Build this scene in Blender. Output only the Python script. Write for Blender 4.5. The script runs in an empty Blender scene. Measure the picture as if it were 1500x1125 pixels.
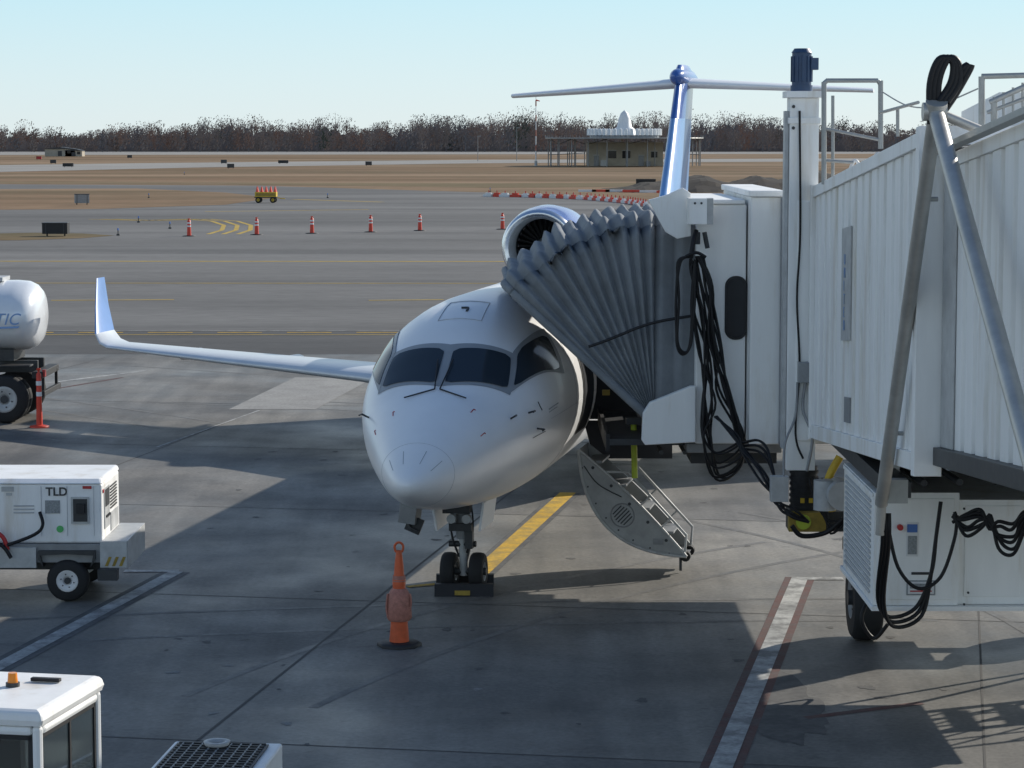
import bpy, math, random
from math import sin, cos, pi, radians, sqrt
from mathutils import Vector, Matrix
random.seed(7)
H=5.9; F=3700.0; PITCH=math.atan(362.5/F)
sc=bpy.context.scene

# ---- site survey: bearings measured on the photo -> real world metres -----
def _dir(u,v):
    a=(u-750)/F; b=(562.5-v)/F
    return a, cos(PITCH)+b*sin(PITCH), -sin(PITCH)+b*cos(PITCH)
def gp(u,v,z=0.0):
    x,y,w=_dir(u,v); t=(z-H)/w
    return (x*t,y*t,z)
def at(u,v,Y):
    x,y,w=_dir(u,v); t=Y/y
    return (x*t,Y,H+w*t)

# ------------------------------------------------------------------ materials
def mat(name,col,rough=0.5,metal=0.0,var=0.0,scale=3.0,spec=0.5,bump=0.0,bscale=40,streak=False,coat=0.0,grime=None):
    m=bpy.data.materials.new(name); m.use_nodes=True
    nt=m.node_tree; b=nt.nodes['Principled BSDF']
    b.inputs['Roughness'].default_value=rough; b.inputs['Metallic'].default_value=metal
    b.inputs['Specular IOR Level'].default_value=spec
    b.inputs['Coat Weight'].default_value=coat
    b.inputs['Base Color'].default_value=(*col,1)
    tc=nt.nodes.new('ShaderNodeTexCoord')
    if var>0:
        n=nt.nodes.new('ShaderNodeTexNoise'); n.inputs['Scale'].default_value=scale; n.inputs['Detail'].default_value=8; n.inputs['Roughness'].default_value=.65
        if streak:
            mp=nt.nodes.new('ShaderNodeMapping'); mp.inputs['Scale'].default_value=(1.5,1.5,.22)
            nt.links.new(tc.outputs['Object'],mp.inputs[0]); nt.links.new(mp.outputs[0],n.inputs['Vector'])
        else: nt.links.new(tc.outputs['Object'],n.inputs['Vector'])
        r=nt.nodes.new('ShaderNodeValToRGB')
        r.color_ramp.elements[0].position=.3; r.color_ramp.elements[1].position=.68
        g=grime or (1,1,1)
        r.color_ramp.elements[0].color=(*[c*(1-var)*k for c,k in zip(col,g)],1)
        r.color_ramp.elements[1].color=(*[min(1,c*(1+var*.3)) for c in col],1)
        if grime:
            e=r.color_ramp.elements.new(.46); e.color=(*[c*(1-var*.25) for c in col],1)
        nt.links.new(n.outputs['Fac'],r.inputs[0]); nt.links.new(r.outputs[0],b.inputs['Base Color'])
        mr=nt.nodes.new('ShaderNodeMapRange'); mr.inputs['To Min'].default_value=max(0.03,rough-.12*var*4); mr.inputs['To Max'].default_value=min(1,rough+.12*var*4)
        nt.links.new(n.outputs['Fac'],mr.inputs['Value']); nt.links.new(mr.outputs[0],b.inputs['Roughness'])
    if bump>0:
        n2=nt.nodes.new('ShaderNodeTexNoise'); n2.inputs['Scale'].default_value=bscale; n2.inputs['Detail'].default_value=6
        nt.links.new(tc.outputs['Object'],n2.inputs['Vector'])
        bp=nt.nodes.new('ShaderNodeBump'); bp.inputs['Strength'].default_value=bump; bp.inputs['Distance'].default_value=.02
        nt.links.new(n2.outputs['Fac'],bp.inputs['Height']); nt.links.new(bp.outputs[0],b.inputs['Normal'])
    return m

def ground_mat(name,c1,c2,c3,rough=.7,s1=.05,s2=.6,s3=9.0,stretch=(1,1,1),stain=.5,rmin=None,rotz=0,spec=.3,slab=None):
    m=bpy.data.materials.new(name); m.use_nodes=True; nt=m.node_tree; N=nt.nodes; L=nt.links
    b=N['Principled BSDF']; b.inputs['Specular IOR Level'].default_value=spec
    tc=N.new('ShaderNodeTexCoord'); mp=N.new('ShaderNodeMapping'); mp.inputs['Scale'].default_value=stretch; mp.inputs['Rotation'].default_value=(0,0,rotz)
    L.new(tc.outputs['Object'],mp.inputs[0])
    def noise(s,d=8,src=mp):
        n=N.new('ShaderNodeTexNoise'); n.inputs['Scale'].default_value=s; n.inputs['Detail'].default_value=d; n.inputs['Roughness'].default_value=.62
        L.new(src.outputs[0],n.inputs['Vector']); return n
    a=noise(s1); d=noise(s2); e=noise(s3,10)
    def ramp(p0,p1,k0,k1,src):
        r=N.new('ShaderNodeValToRGB'); r.color_ramp.elements[0].position=p0; r.color_ramp.elements[1].position=p1
        r.color_ramp.elements[0].color=k0; r.color_ramp.elements[1].color=k1; L.new(src.outputs[0],r.inputs[0]); return r
    r1=ramp(.38,.62,(*c1,1),(*c2,1),a)
    r2=ramp(.42,.62,(0,0,0,1),(1,1,1,1),d)
    mx=N.new('ShaderNodeMixRGB'); L.new(r1.outputs[0],mx.inputs[1]); mx.inputs[2].default_value=(*c3,1)
    fm=N.new('ShaderNodeMath'); fm.operation='MULTIPLY'; fm.inputs[1].default_value=stain; L.new(r2.outputs[0],fm.inputs[0]); L.new(fm.outputs[0],mx.inputs[0])
    r3=ramp(.3,.7,(.76,.76,.76,1),(1.17,1.17,1.17,1),e)
    mu=N.new('ShaderNodeMixRGB'); mu.blend_type='MULTIPLY'; mu.inputs[0].default_value=1; L.new(mx.outputs[0],mu.inputs[1]); L.new(r3.outputs[0],mu.inputs[2])
    out=mu
    if slab:   # each poured slab has its own tone; plus drip spots and smears
        P,ang,x0,y0=slab
        m1=N.new('ShaderNodeVectorMath'); m1.operation='SUBTRACT'; m1.inputs[1].default_value=(x0,y0,0); L.new(tc.outputs['Object'],m1.inputs[0])
        m2=N.new('ShaderNodeMapping'); m2.inputs['Rotation'].default_value=(0,0,ang); m2.inputs['Scale'].default_value=(1/P,1/P,0); L.new(m1.outputs[0],m2.inputs[0])
        fl=N.new('ShaderNodeVectorMath'); fl.operation='FLOOR'; L.new(m2.outputs[0],fl.inputs[0])
        wn=N.new('ShaderNodeTexWhiteNoise'); wn.noise_dimensions='2D'; L.new(fl.outputs[0],wn.inputs['Vector'])
        r4=ramp(0,1,(.82,.82,.83,1),(1.12,1.11,1.09,1),wn)
        m3=N.new('ShaderNodeMixRGB'); m3.blend_type='MULTIPLY'; m3.inputs[0].default_value=1; L.new(mu.outputs[0],m3.inputs[1]); L.new(r4.outputs[0],m3.inputs[2])
        vo=N.new('ShaderNodeTexNoise'); vo.inputs['Scale'].default_value=3.4; vo.inputs['Detail'].default_value=5; vo.inputs['Roughness'].default_value=.7; L.new(mp.outputs[0],vo.inputs['Vector'])
        r5=ramp(.60,.70,(1,1,1,1),(.72,.71,.70,1),vo)
        m4=N.new('ShaderNodeMixRGB'); m4.blend_type='MULTIPLY'; m4.inputs[0].default_value=1; L.new(m3.outputs[0],m4.inputs[1]); L.new(r5.outputs[0],m4.inputs[2])
        mpp=N.new('ShaderNodeMapping'); mpp.inputs['Scale'].default_value=(1.6,.14,1); mpp.inputs['Rotation'].default_value=(0,0,.6); L.new(tc.outputs['Object'],mpp.inputs[0])
        sm=N.new('ShaderNodeTexNoise'); sm.inputs['Scale'].default_value=1.3; sm.inputs['Detail'].default_value=7; L.new(mpp.outputs[0],sm.inputs['Vector'])
        r6=ramp(.40,.64,(.86,.86,.86,1),(1.14,1.13,1.11,1),sm)
        m5=N.new('ShaderNodeMixRGB'); m5.blend_type='MULTIPLY'; m5.inputs[0].default_value=1; L.new(m4.outputs[0],m5.inputs[1]); L.new(r6.outputs[0],m5.inputs[2]); out=m5
    L.new(out.outputs[0],b.inputs['Base Color'])
    mr=N.new('ShaderNodeMapRange'); mr.inputs['From Min'].default_value=.35; mr.inputs['From Max'].default_value=.65
    mr.inputs['To Min'].default_value=rough if rmin is None else rmin; mr.inputs['To Max'].default_value=min(1,rough+.1)
    dd=noise(s2*.55,6); L.new(dd.outputs[0],mr.inputs['Value']); L.new(mr.outputs[0],b.inputs['Roughness'])
    bp=N.new('ShaderNodeBump'); bp.inputs['Strength'].default_value=.15; bp.inputs['Distance'].default_value=.01
    L.new(e.outputs[0],bp.inputs['Height']); L.new(bp.outputs[0],b.inputs['Normal'])
    return m

GR=(.93,.88,.80)
WHITE=mat('aircraft_white_paint',(.88,.89,.90),.34,var=.05,scale=1.2,coat=.1)
BRW=mat('bridge_white_paint',(.90,.90,.88),.5,var=.15,scale=1.6,streak=True,grime=GR)
BRW2=mat('cab_white_paint',(.87,.87,.85),.5,var=.15,scale=1.2,streak=True,grime=GR)
GPUW=mat('cart_white_paint',(.88,.88,.87),.45,var=.14,scale=2,streak=True,grime=GR)
BLUE=mat('livery_blue_paint',(.045,.13,.42),.25,var=.1,scale=1,coat=.4)
LBLUE=mat('livery_light_blue_paint',(.17,.35,.66),.35,var=.12,scale=1,coat=.2)
WLB=mat('winglet_blue_paint',(.11,.25,.56),.4,var=.15,scale=2)
ALU=mat('bare_aluminium',(.80,.81,.82),.25,1.0,var=.08,scale=3)
WINGM=mat('wing_grey_paint',(.66,.69,.72),.3,.2,var=.10,scale=2)
GALV=mat('galvanised_steel',(.40,.41,.40),.5,.4,var=.2,scale=6)
POLE=mat('brushed_steel_pipe',(.52,.51,.48),.45,.5,var=.22,scale=4)
DGREY=mat('dark_grey_metal',(.055,.058,.062),.5,.3,var=.3,scale=8)
GREY=mat('grey_metal',(.28,.29,.30),.5,.2,var=.25,scale=6)
LGREY=mat('light_grey_metal',(.50,.51,.51),.5,.1,var=.25,scale=5)
STAIRG=mat('stair_door_grey',(.40,.41,.41),.55,.1,var=.28,scale=3)
BLACK=mat('black_rubber',(.018,.018,.02),.6,var=.3,scale=8)
CABLE=mat('black_cable',(.012,.012,.014),.5,spec=.3)
TYRE=mat('tyre_rubber',(.022,.022,.023),.8,var=.35,scale=10)
GLASS=mat('cockpit_glass',(.03,.042,.056),.08,spec=.28)
DGLASS=mat('dark_window_glass',(.012,.014,.018),.08,spec=.5)
FRAME=mat('window_frame_grey',(.32,.34,.36),.45,var=.1,scale=5)
YEL=mat('yellow_paint',(.70,.46,.03),.5,var=.25,scale=5)
DYEL=mat('dirty_yellow_paint',(.36,.25,.04),.6,var=.4,scale=9)
GYEL=mat('yellow_green_paint',(.5,.6,.05),.45,var=.2,scale=5)
ORG=mat('orange_plastic',(.70,.12,.035),.5,var=.25,scale=6)
RORG=mat('red_orange_plastic',(.70,.06,.03),.5,var=.15,scale=6)
FORG=mat('faded_orange_fabric',(.48,.20,.15),.7,var=.35,scale=20)
RED=mat('red_paint',(.5,.03,.03),.5,var=.2,scale=6)
REFW=mat('white_reflective_band',(.75,.75,.75),.5,var=.1)
BEIGE=mat('beige_stucco',(.42,.38,.31),.8,var=.2,scale=.8)
MOTOR=mat('motor_blue_paint',(.04,.08,.16),.45,var=.25,scale=8)
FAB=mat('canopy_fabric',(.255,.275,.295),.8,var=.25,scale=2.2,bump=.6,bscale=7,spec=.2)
INSHADE=mat('interior_shade_dark',(.035,.038,.045),.9,spec=.1)  # near-black standing in for shade in the doorway and under the canopy
NAVWH=mat('beacon_white',(.82,.83,.82),.5,var=.08)
LOGO=mat('logo_blue',(.06,.16,.45),.4)
LOGO2=mat('faded_logo_blue',(.20,.34,.60),.4)
LABEL=mat('label_grey',(.30,.32,.33),.5,var=.4,scale=60)
AMBER=mat('amber_lens',(.8,.25,.02),.2)
GREENS=mat('green_sticker',(.1,.5,.15),.5)

# ------------------------------------------------------------------ mesh builder
class MB:
    def __init__(s): s.v=[];s.f=[];s.m=[];s.sm=[];s.mats=[]
    def mi(s,m):
        if m not in s.mats: s.mats.append(m)
        return s.mats.index(m)
    def add(s,vs,fs,m,smooth=False):
        o=len(s.v); s.v+= [tuple(v) for v in vs]; k=s.mi(m)
        for f in fs: s.f.append([i+o for i in f]); s.m.append(k); s.sm.append(smooth)
    def box(s,c,d,m,R=None):
        hx,hy,hz=d[0]/2,d[1]/2,d[2]/2; c=Vector(c)
        vs=[Vector((x,y,z)) for x in(-hx,hx) for y in(-hy,hy) for z in(-hz,hz)]
        if R is not None: vs=[R@v for v in vs]
        s.add([c+v for v in vs],[(0,1,3,2),(4,6,7,5),(0,4,5,1),(2,3,7,6),(0,2,6,4),(1,5,7,3)],m)
    def bb(s,x0,x1,y0,y1,z0,z1,m): s.box(((x0+x1)/2,(y0+y1)/2,(z0+z1)/2),(abs(x1-x0),abs(y1-y0),abs(z1-z0)),m)
    def cyl(s,p1,p2,r1,m,r2=None,n=16,caps=True,smooth=True):
        p1=Vector(p1);p2=Vector(p2); r2=r1 if r2 is None else r2
        d=(p2-p1).normalized(); a=d.orthogonal().normalized(); b=d.cross(a)
        vs=[];
        for p,r in((p1,r1),(p2,r2)):
            for i in range(n):
                t=2*pi*i/n; vs.append(p+a*r*cos(t)+b*r*sin(t))
        s.add(vs,[(i,(i+1)%n,n+(i+1)%n,n+i) for i in range(n)],m,smooth)
        if caps: s.add(vs,[tuple(range(n-1,-1,-1)),tuple(range(n,2*n))],m)
    def rev(s,o,ax,prof,m,n=24):
        o=Vector(o); d=Vector(ax).normalized(); a=d.orthogonal().normalized(); b=d.cross(a); vs=[]
        for h,r in prof:
            for i in range(n):
                t=2*pi*i/n; vs.append(o+d*h+a*r*cos(t)+b*r*sin(t))
        k=len(prof)
        s.add(vs,[(j*n+i,j*n+(i+1)%n,(j+1)*n+(i+1)%n,(j+1)*n+i) for j in range(k-1) for i in range(n)],m,True)
    def wheel(s,c,ax,r,w,hub=None,hr=.5):
        c=Vector(c);ax=Vector(ax).normalized()
        pr=[(-w/2,r*hr),(-w/2,r*.88),(-w*.38,r*.97),(-w*.15,r),(w*.15,r),(w*.38,r*.97),(w/2,r*.88),(w/2,r*hr)]
        s.rev(c,ax,pr,TYRE,28)
        h=hub or LGREY
        s.rev(c,ax,[(-w*.3,.01),(-w*.3,r*hr*.4),(-w*.42,r*hr*.45),(-w*.36,r*hr*.8),(-w/2,r*hr),(w/2,r*hr),(w*.36,r*hr*.8),(w*.42,r*hr*.45),(w*.3,r*hr*.4),(w*.3,.01)],h,20)
        s.cyl(c-ax*w*.45,c+ax*w*.45,r*hr*.3,DGREY,n=10)
        o=ax.orthogonal().normalized(); q=ax.cross(o)
        for k in range(6):
            t=2*pi*k/6; p=c+(o*cos(t)+q*sin(t))*r*hr*.6; s.cyl(p-ax*w*.42,p+ax*w*.42,r*.035,DGREY,n=6)
    def tube(s,pts,r,m,n=8,sub=6,closed=False):
        P=[Vector(p) for p in pts]
        if sub>1 and len(P)>2:
            Q=[]
            for i in range(len(P)-1):
                p0=P[max(i-1,0)];p1=P[i];p2=P[i+1];p3=P[min(i+2,len(P)-1)]
                for k in range(sub):
                    t=k/sub; Q.append(.5*((2*p1)+(p2-p0)*t+(2*p0-5*p1+4*p2-p3)*t*t+(3*p1-p0-3*p2+p3)*t**3))
            Q.append(P[-1]); P=Q
        vs=[];a=None
        for i,p in enumerate(P):
            d=(P[min(i+1,len(P)-1)]-P[max(i-1,0)])
            if d.length<1e-7: d=Vector((0,0,1))
            d.normalize()
            if a is None: a=d.orthogonal().normalized()
            a=(a-d*a.dot(d)); a=a.normalized() if a.length>1e-6 else d.orthogonal().normalized()
            b=d.cross(a)
            for k in range(n):
                t=2*pi*k/n; vs.append(p+a*r*cos(t)+b*r*sin(t))
        s.add(vs,[(j*n+i,j*n+(i+1)%n,(j+1)*n+(i+1)%n,(j+1)*n+i) for j in range(len(P)-1) for i in range(n)],m,True)
        L=len(P); s.add(vs,[tuple(range(n-1,-1,-1)),tuple(range((L-1)*n,L*n))],m)
    def grid(s,fn,nu,nv,m,smooth=True):
        vs=[fn(i/nu,j/nv) for i in range(nu+1) for j in range(nv+1)]
        s.add(vs,[(i*(nv+1)+j,(i+1)*(nv+1)+j,(i+1)*(nv+1)+j+1,i*(nv+1)+j+1) for i in range(nu) for j in range(nv)],m,smooth)
    def prism(s,poly,ext,m):
        n=len(poly); e=Vector(ext); vs=[Vector(p) for p in poly]+[Vector(p)+e for p in poly]
        s.add(vs,[tuple(range(n)),tuple(range(2*n-1,n-1,-1))]+[(i,n+i,n+(i+1)%n,(i+1)%n) for i in range(n)],m)
    def loft(s,rings,m,smooth=True,caps=True):
        n=len(rings[0]); vs=[p for r in rings for p in r]
        s.add(vs,[(j*n+i,j*n+(i+1)%n,(j+1)*n+(i+1)%n,(j+1)*n+i) for j in range(len(rings)-1) for i in range(n)],m,smooth)
        if caps: s.add(vs,[tuple(range(n-1,-1,-1)),tuple(range((len(rings)-1)*n,len(rings)*n))],m)
    def obj(s,name,parent=None,bevel=0,recalc=True):
        me=bpy.data.meshes.new(name); me.from_pydata(s.v,[],s.f); 
        for m in s.mats: me.materials.append(m)
        me.polygons.foreach_set('material_index',s.m); me.polygons.foreach_set('use_smooth',s.sm)
        me.update()
        if recalc:
            import bmesh
            bm=bmesh.new(); bm.from_mesh(me); bmesh.ops.recalc_face_normals(bm,faces=bm.faces); bm.to_mesh(me); bm.free()
        o=bpy.data.objects.new(name,me); sc.collection.objects.link(o)
        if parent is not None:
            o.parent=parent
            if parent.get('world'): o.location=-parent.location
        if bevel>0:
            b=o.modifiers.new('bevel','BEVEL'); b.width=bevel; b.segments=2; b.limit_method='ANGLE'; b.angle_limit=radians(40)
        return o
def empty(name,loc=(0,0,0),rotz=0,world=False):
    e=bpy.data.objects.new(name,None); e.location=loc; e.rotation_euler=(0,0,rotz); e.empty_display_size=.3
    sc.collection.objects.link(e)
    if world: e['world']=1
    return e
def text(name,s,loc,size,m,parent,rot=(pi/2,0,0),shear=0,bold=0.0):
    c=bpy.data.curves.new(name,'FONT'); c.body=s; c.size=size; c.extrude=.002; c.offset=bold; c.shear=shear; c.materials.append(m)
    o=bpy.data.objects.new(name,c); sc.collection.objects.link(o); o.parent=parent
    l=Vector(loc)
    if parent.get('world'): l=l-parent.location
    o.location=l; o.rotation_euler=rot; return o

# ================================================================== GROUND
def sheet(name,pts,z,m,parent=None):
    b=MB(); b.add([(p[0],p[1],z) for p in pts],[tuple(range(len(pts)))],m); return b.obj(name,parent)
ax=Vector((sin(radians(10)),cos(radians(10))))
GRASS=ground_mat('dry_grass',(.22,.145,.09),(.33,.235,.155),(.15,.115,.07),.95,s1=.012,s2=.05,s3=1.2,stretch=(.3,1,1),stain=.85,spec=.05)
GRASG=ground_mat('brown_grass',(.18,.135,.078),(.24,.185,.115),(.13,.112,.065),.95,s1=.02,s2=.06,s3=1.5,stretch=(.3,1,1),stain=.7,spec=.05)
SL=(7.6,radians(10),-1.68-.5*ax.x,32.3-.5*ax.y)
CONC=ground_mat('apron_concrete',(.175,.168,.155),(.255,.245,.225),(.12,.117,.111),.64,s1=.16,s2=.42,s3=16,stain=.8,rmin=.42,spec=.28,slab=SL)
ASPH=ground_mat('taxiway_asphalt',(.165,.162,.157),(.235,.23,.22),(.12,.118,.115),.85,s1=.03,s2=.12,s3=5,stretch=(.2,1,1),stain=.85,spec=.12)
ASPD=ground_mat('dark_asphalt',(.085,.085,.086),(.115,.114,.112),(.065,.065,.065),.8,s1=.05,s2=.3,s3=8,stretch=(.25,1,1),stain=.6,spec=.2)
PALE=ground_mat('pale_concrete',(.32,.305,.28),(.38,.365,.34),(.26,.25,.23),.85,s1=.05,s2=.3,s3=10,stretch=(.3,1,1),stain=.7,spec=.1)
PATCH=ground_mat('newer_concrete',(.31,.30,.28),(.36,.35,.325),(.25,.24,.225),.7,s1=.3,s2=1.2,s3=14,stain=.7,spec=.25)
sheet('ground',[(-5000,-60),(5000,-60),(5000,9000),(-5000,9000)],-.03,GRASS)
def gy(v): return gp(750,v)[1]
sheet('apron_concrete',[(-90,-40),(90,-40),(90,gy(519)-1),(-90,gy(517)+1)],0,CONC)
sheet('taxi_lane_asphalt',[(-200,gy(517.3)-.0),(200,gy(519)),(200,gy(284)),gp(1240,290)[:2],gp(1010,296)[:2],gp(715,282)[:2],gp(380,272)[:2],gp(-300,268)[:2]],-.004,ASPH)
sheet('service_road_asphalt',[(-90,gy(519)),(90,gy(519)),(90,gy(484)),(-90,gy(484))],.002,ASPD)
g1=[gp(-200,278),gp(200,276),gp(330,282),gp(400,290),gp(330,300),gp(150,306),gp(-200,309)]
sheet('grass_island',[p[:2] for p in g1],.006,GRASS)
g1=[gp(-100,344),gp(50,341),gp(120,342),gp(168,345),gp(120,349),gp(30,352),gp(-100,353)]
sheet('grass_island',[p[:2] for p in g1],.006,GRASG)
sheet('grass_verge',[gp(-700,268.5)[:2],gp(300,268)[:2],gp(720,275)[:2],gp(1100,272)[:2],gp(1800,270)[:2],gp(1800,265)[:2],gp(700,268)[:2],gp(-700,265)[:2]],-.022,GRASG)
sheet('grass_verge',[gp(-1500,221)[:2],gp(2500,217.5)[:2],gp(2500,214)[:2],gp(-1500,217)[:2]],-.022,GRASG)
sheet('taxiway',[gp(-600,264)[:2],gp(-100,254)[:2],gp(300,245)[:2],gp(700,239)[:2],gp(1500,235)[:2],gp(2200,234)[:2],gp(2200,231)[:2],gp(1500,231)[:2],gp(700,234)[:2],gp(200,239)[:2],gp(-600,250)[:2]],-.012,PALE)
sheet('runway',[gp(-1500,229)[:2],gp(2500,223.5)[:2],gp(2500,219.5)[:2],gp(-1500,223)[:2]],-.014,PALE)
SOIL=ground_mat('dark_soil',(.035,.03,.027),(.06,.05,.04),(.03,.025,.02),.95,s1=.3,s2=1,s3=5)
mb=MB()
def mound(u,v):
    x=u*46-23; y=(v-.5)*26
    h=max(0,1-(abs(x)/23)**2.2)*max(0,1-(abs(y)/13)**2)*2.4*(.7+.3*sin(x*.7+1)*cos(x*.31))+random.uniform(-.12,.12)
    return (x,y,h-.1)
mb.grid(mound,60,14,SOIL,False); o=mb.obj('dirt_mound'); p=gp(1165,283); o.location=(p[0]+3,p[1]+16,0)

# markings
MK=empty('apron_markings',(0,0,0),world=True)
WP=ground_mat('worn_white_marking',(.40,.40,.385),(.54,.54,.52),(.19,.19,.185),.7,s1=.6,s2=3,s3=20,stain=.9)
YP=ground_mat('worn_yellow_marking',(.54,.32,.03),(.64,.40,.05),(.30,.22,.08),.7,s1=.6,s2=3,s3=20,stain=.75)
YPF=ground_mat('faded_yellow_marking',(.50,.34,.07),(.58,.41,.09),(.32,.25,.12),.8,s1=.3,s2=2,s3=20,stain=.6,spec=.1)
RP=ground_mat('worn_red_marking',(.12,.062,.056),(.14,.068,.06),(.115,.088,.082),.7,s1=.6,s2=3,s3=20,stain=.9)
BP=ground_mat('dark_seal_marking',(.08,.08,.08),(.10,.10,.10),(.13,.13,.128),.75,s1=.6,s2=3,s3=20,stain=.9)
def strip(b,p,q,w,z,m,off=0):
    p=Vector((p[0],p[1],0));q=Vector((q[0],q[1],0)); d=(q-p).normalized(); n=Vector((-d.y,d.x,0))
    p=p+n*off;q=q+n*off; k=max(1,int((q-p).length/3)); 
    b.add([tuple((p.lerp(q,i/k)+n*s*w/2)[:2])+(z,) for i in range(k+1) for s in(-1,1)],[(2*i,2*i+1,2*i+3,2*i+2) for i in range(k)],m)
b=MB()
B=gp(832,722)
n0=(-0.70,32.4); strip(b,n0,(B[0],B[1]),.44,.004,BP,0); strip(b,n0,(B[0],B[1]),.27,.008,YP)
strip(b,gp(596,860),gp(652,855),.14,.008,YP)
strip(b,gp(1172,846),gp(1050,1140),.40,.004,RP); strip(b,gp(1172,846),gp(1050,1140),.22,.008,WP)
strip(b,gp(1168,848),gp(1235,848),.2,.0085,WP)
strip(b,gp(258,838),gp(-60,1008),.40,.004,BP); strip(b,gp(258,838),gp(-60,1008),.20,.008,WP); strip(b,gp(182,837),gp(262,837),.16,.0085,WP)
strip(b,gp(1180,1052),gp(1350,1030),.12,.004,RP)
b.obj('stand_lines',MK)
b=MB()
for v,w,m,z in((383,.55,YPF,.004),(415,.25,YPF,.004)):
    strip(b,(-60,gy(v)+.6),(50,gy(v)-.6),w,z,m)
Y1=gy(487.5)
for i in range(30):
    x=-32+i*2.1; strip(b,(x,Y1),(x+1.35,Y1),.2,.012,YP)
strip(b,(-60,gy(485)),(60,gy(485)),.10,.012,WP)
strip(b,(-60,gy(490.5)),(60,gy(490.5)),.12,.008,YPF)
for u0,u1 in((75,255),(540,650),(880,960)):
    strip(b,gp(u0,440),gp(u1,439),.28,.004,YPF)
pts=[gp(u,v) for u,v in((130,321),(200,323),(270,321),(310,324),(328,330),(325,337),(305,343))]
for dd in(0,.9,1.8):
    for p,q in zip(pts[:-1],pts[1:]): strip(b,(p[0]+dd,p[1]),(q[0]+dd,q[1]),.3,.004,YPF)
strip(b,gp(430,292),gp(560,296),.8,.004,YPF)
strip(b,gp(300,310),gp(540,307),.6,.004,YPF)
strip(b,gp(-40,575),gp(215,543),.16,.004,WP); strip(b,gp(-40,590),gp(180,553),.12,.004,RP)
strip(b,gp(230,655),gp(380,601),.05,.004,WP)
b.obj('taxi_lines',MK)
b=MB(); JT=mat('joint_sealant',(.07,.067,.063),.8)
nrm=Vector((ax.y,-ax.x)); o0=Vector((-1.68,32.3))
for i in range(-9,10):
    c=o0+nrm*(i*7.6); p=c-ax*40; t=(67.5-p.y)/ax.y; q=p+ax*t
    strip(b,p,q,.024 if i else .035,.003,JT)
for j in range(-4,4):
    c=o0+ax*(j*7.6-.5); strip(b,c-nrm*60,c+nrm*60,.024,.003,JT)
b.obj('slab_joints',MK)
b=MB()
P=[gp(335,600),gp(432,553),gp(545,555),gp(462,600)]
b.add([(p[0],p[1],.005) for p in P],[(0,1,2,3)],PATCH)
b.obj('concrete_patch',MK)
STN=ground_mat('damp_stain',(.09,.088,.085),(.11,.108,.103),(.135,.13,.122),.7,s1=.6,s2=2,s3=12,stain=.8)
STN2=ground_mat('grit_spill',(.26,.255,.24),(.31,.30,.285),(.21,.205,.19),.8,s1=2,s2=4,s3=20,stain=.5)
b=MB()
def blob(cx,cy,rx,ry,z,m,rough=1):
    n=48; ph=[random.uniform(0,6.28) for _ in range(5)]
    pts=[]
    for i in range(n):
        t=2*pi*i/n; r=1+rough*(.16*sin(2*t+ph[0])+.13*sin(3*t+ph[1])+.09*sin(7*t+ph[2])+.06*sin(11*t+ph[3])+.05*sin(17*t+ph[4]))
        pts.append((cx+rx*r*cos(t),cy+ry*r*sin(t),z))
    b.add(pts,[tuple(range(n))],m)
p=gp(1150,1035); blob(p[0],p[1],.42,1.5,.0035,STN)
for u,v in((255,985),(312,1045),(520,808),(420,1060),(700,1010),(335,975)):
    p=gp(u,v); blob(p[0],p[1],random.uniform(.04,.08),random.uniform(.03,.06),.0036,STN2,1.6)
for k in range(70):
    x=random.uniform(-5,5); y=random.uniform(24,50); s_=random.uniform(.02,.08); blob(x,y,s_,s_*random.uniform(.7,1.5),.0034,STN,1.3)
b.obj('ground_stains',MK)
b=MB()
RUB=ground_mat('tyre_marks',(.135,.13,.122),(.17,.165,.155),(.19,.183,.17),.65,s1=1,s2=2.5,s3=16,stain=.9,rmin=.5)
for k in range(8):
    x0=random.uniform(-12,8); y0=random.uniform(26,60); a=radians(random.choice([10,-50,70,85,30])+random.uniform(-12,12)); cur=random.uniform(-.05,.05)
    for off in(0,1.5):
        px,py,aa=x0+off*cos(a),y0-off*sin(a),a
        for s in range(14):
            qx,qy=px+sin(aa)*.9,py+cos(aa)*.9
            if qy<66: strip(b,(px,py),(qx,qy),.11,.0022+.0001*k,RUB)
            px,py,aa=qx,qy,aa+cur
b.obj('tyre_marks',MK)

# ================================================================== AIRCRAFT
JET=empty('regional_jet',(-1.21,29.35,0),-radians(10.2)); JET.rotation_euler[1]=radians(-.7)
TS=[0,.05,.2,.5,1,1.5,1.9,2.3,2.7,3.2,4,5,12,20,24,27,30,32]
TW=[0,.11,.23,.39,.61,.81,.96,1.08,1.18,1.26,1.33,1.345,1.345,1.345,1.2,.9,.5,.12]
TT=[1.82,1.91,2.01,2.19,2.45,2.67,2.81,3.04,3.29,3.54,3.74,3.80,3.8,3.8,3.8,3.75,3.6,3.4]
TB=[1.82,1.72,1.63,1.52,1.40,1.32,1.27,1.23,1.19,1.15,1.12,1.10,1.10,1.10,1.45,2.1,2.7,3.1]
TM=[1.82,1.82,1.83,1.88,1.99,2.12,2.21,2.29,2.35,2.4,2.44,2.45,2.45,2.45,2.6,2.9,3.1,3.2]
TQ=[sqrt(x) for x in TS]
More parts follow.
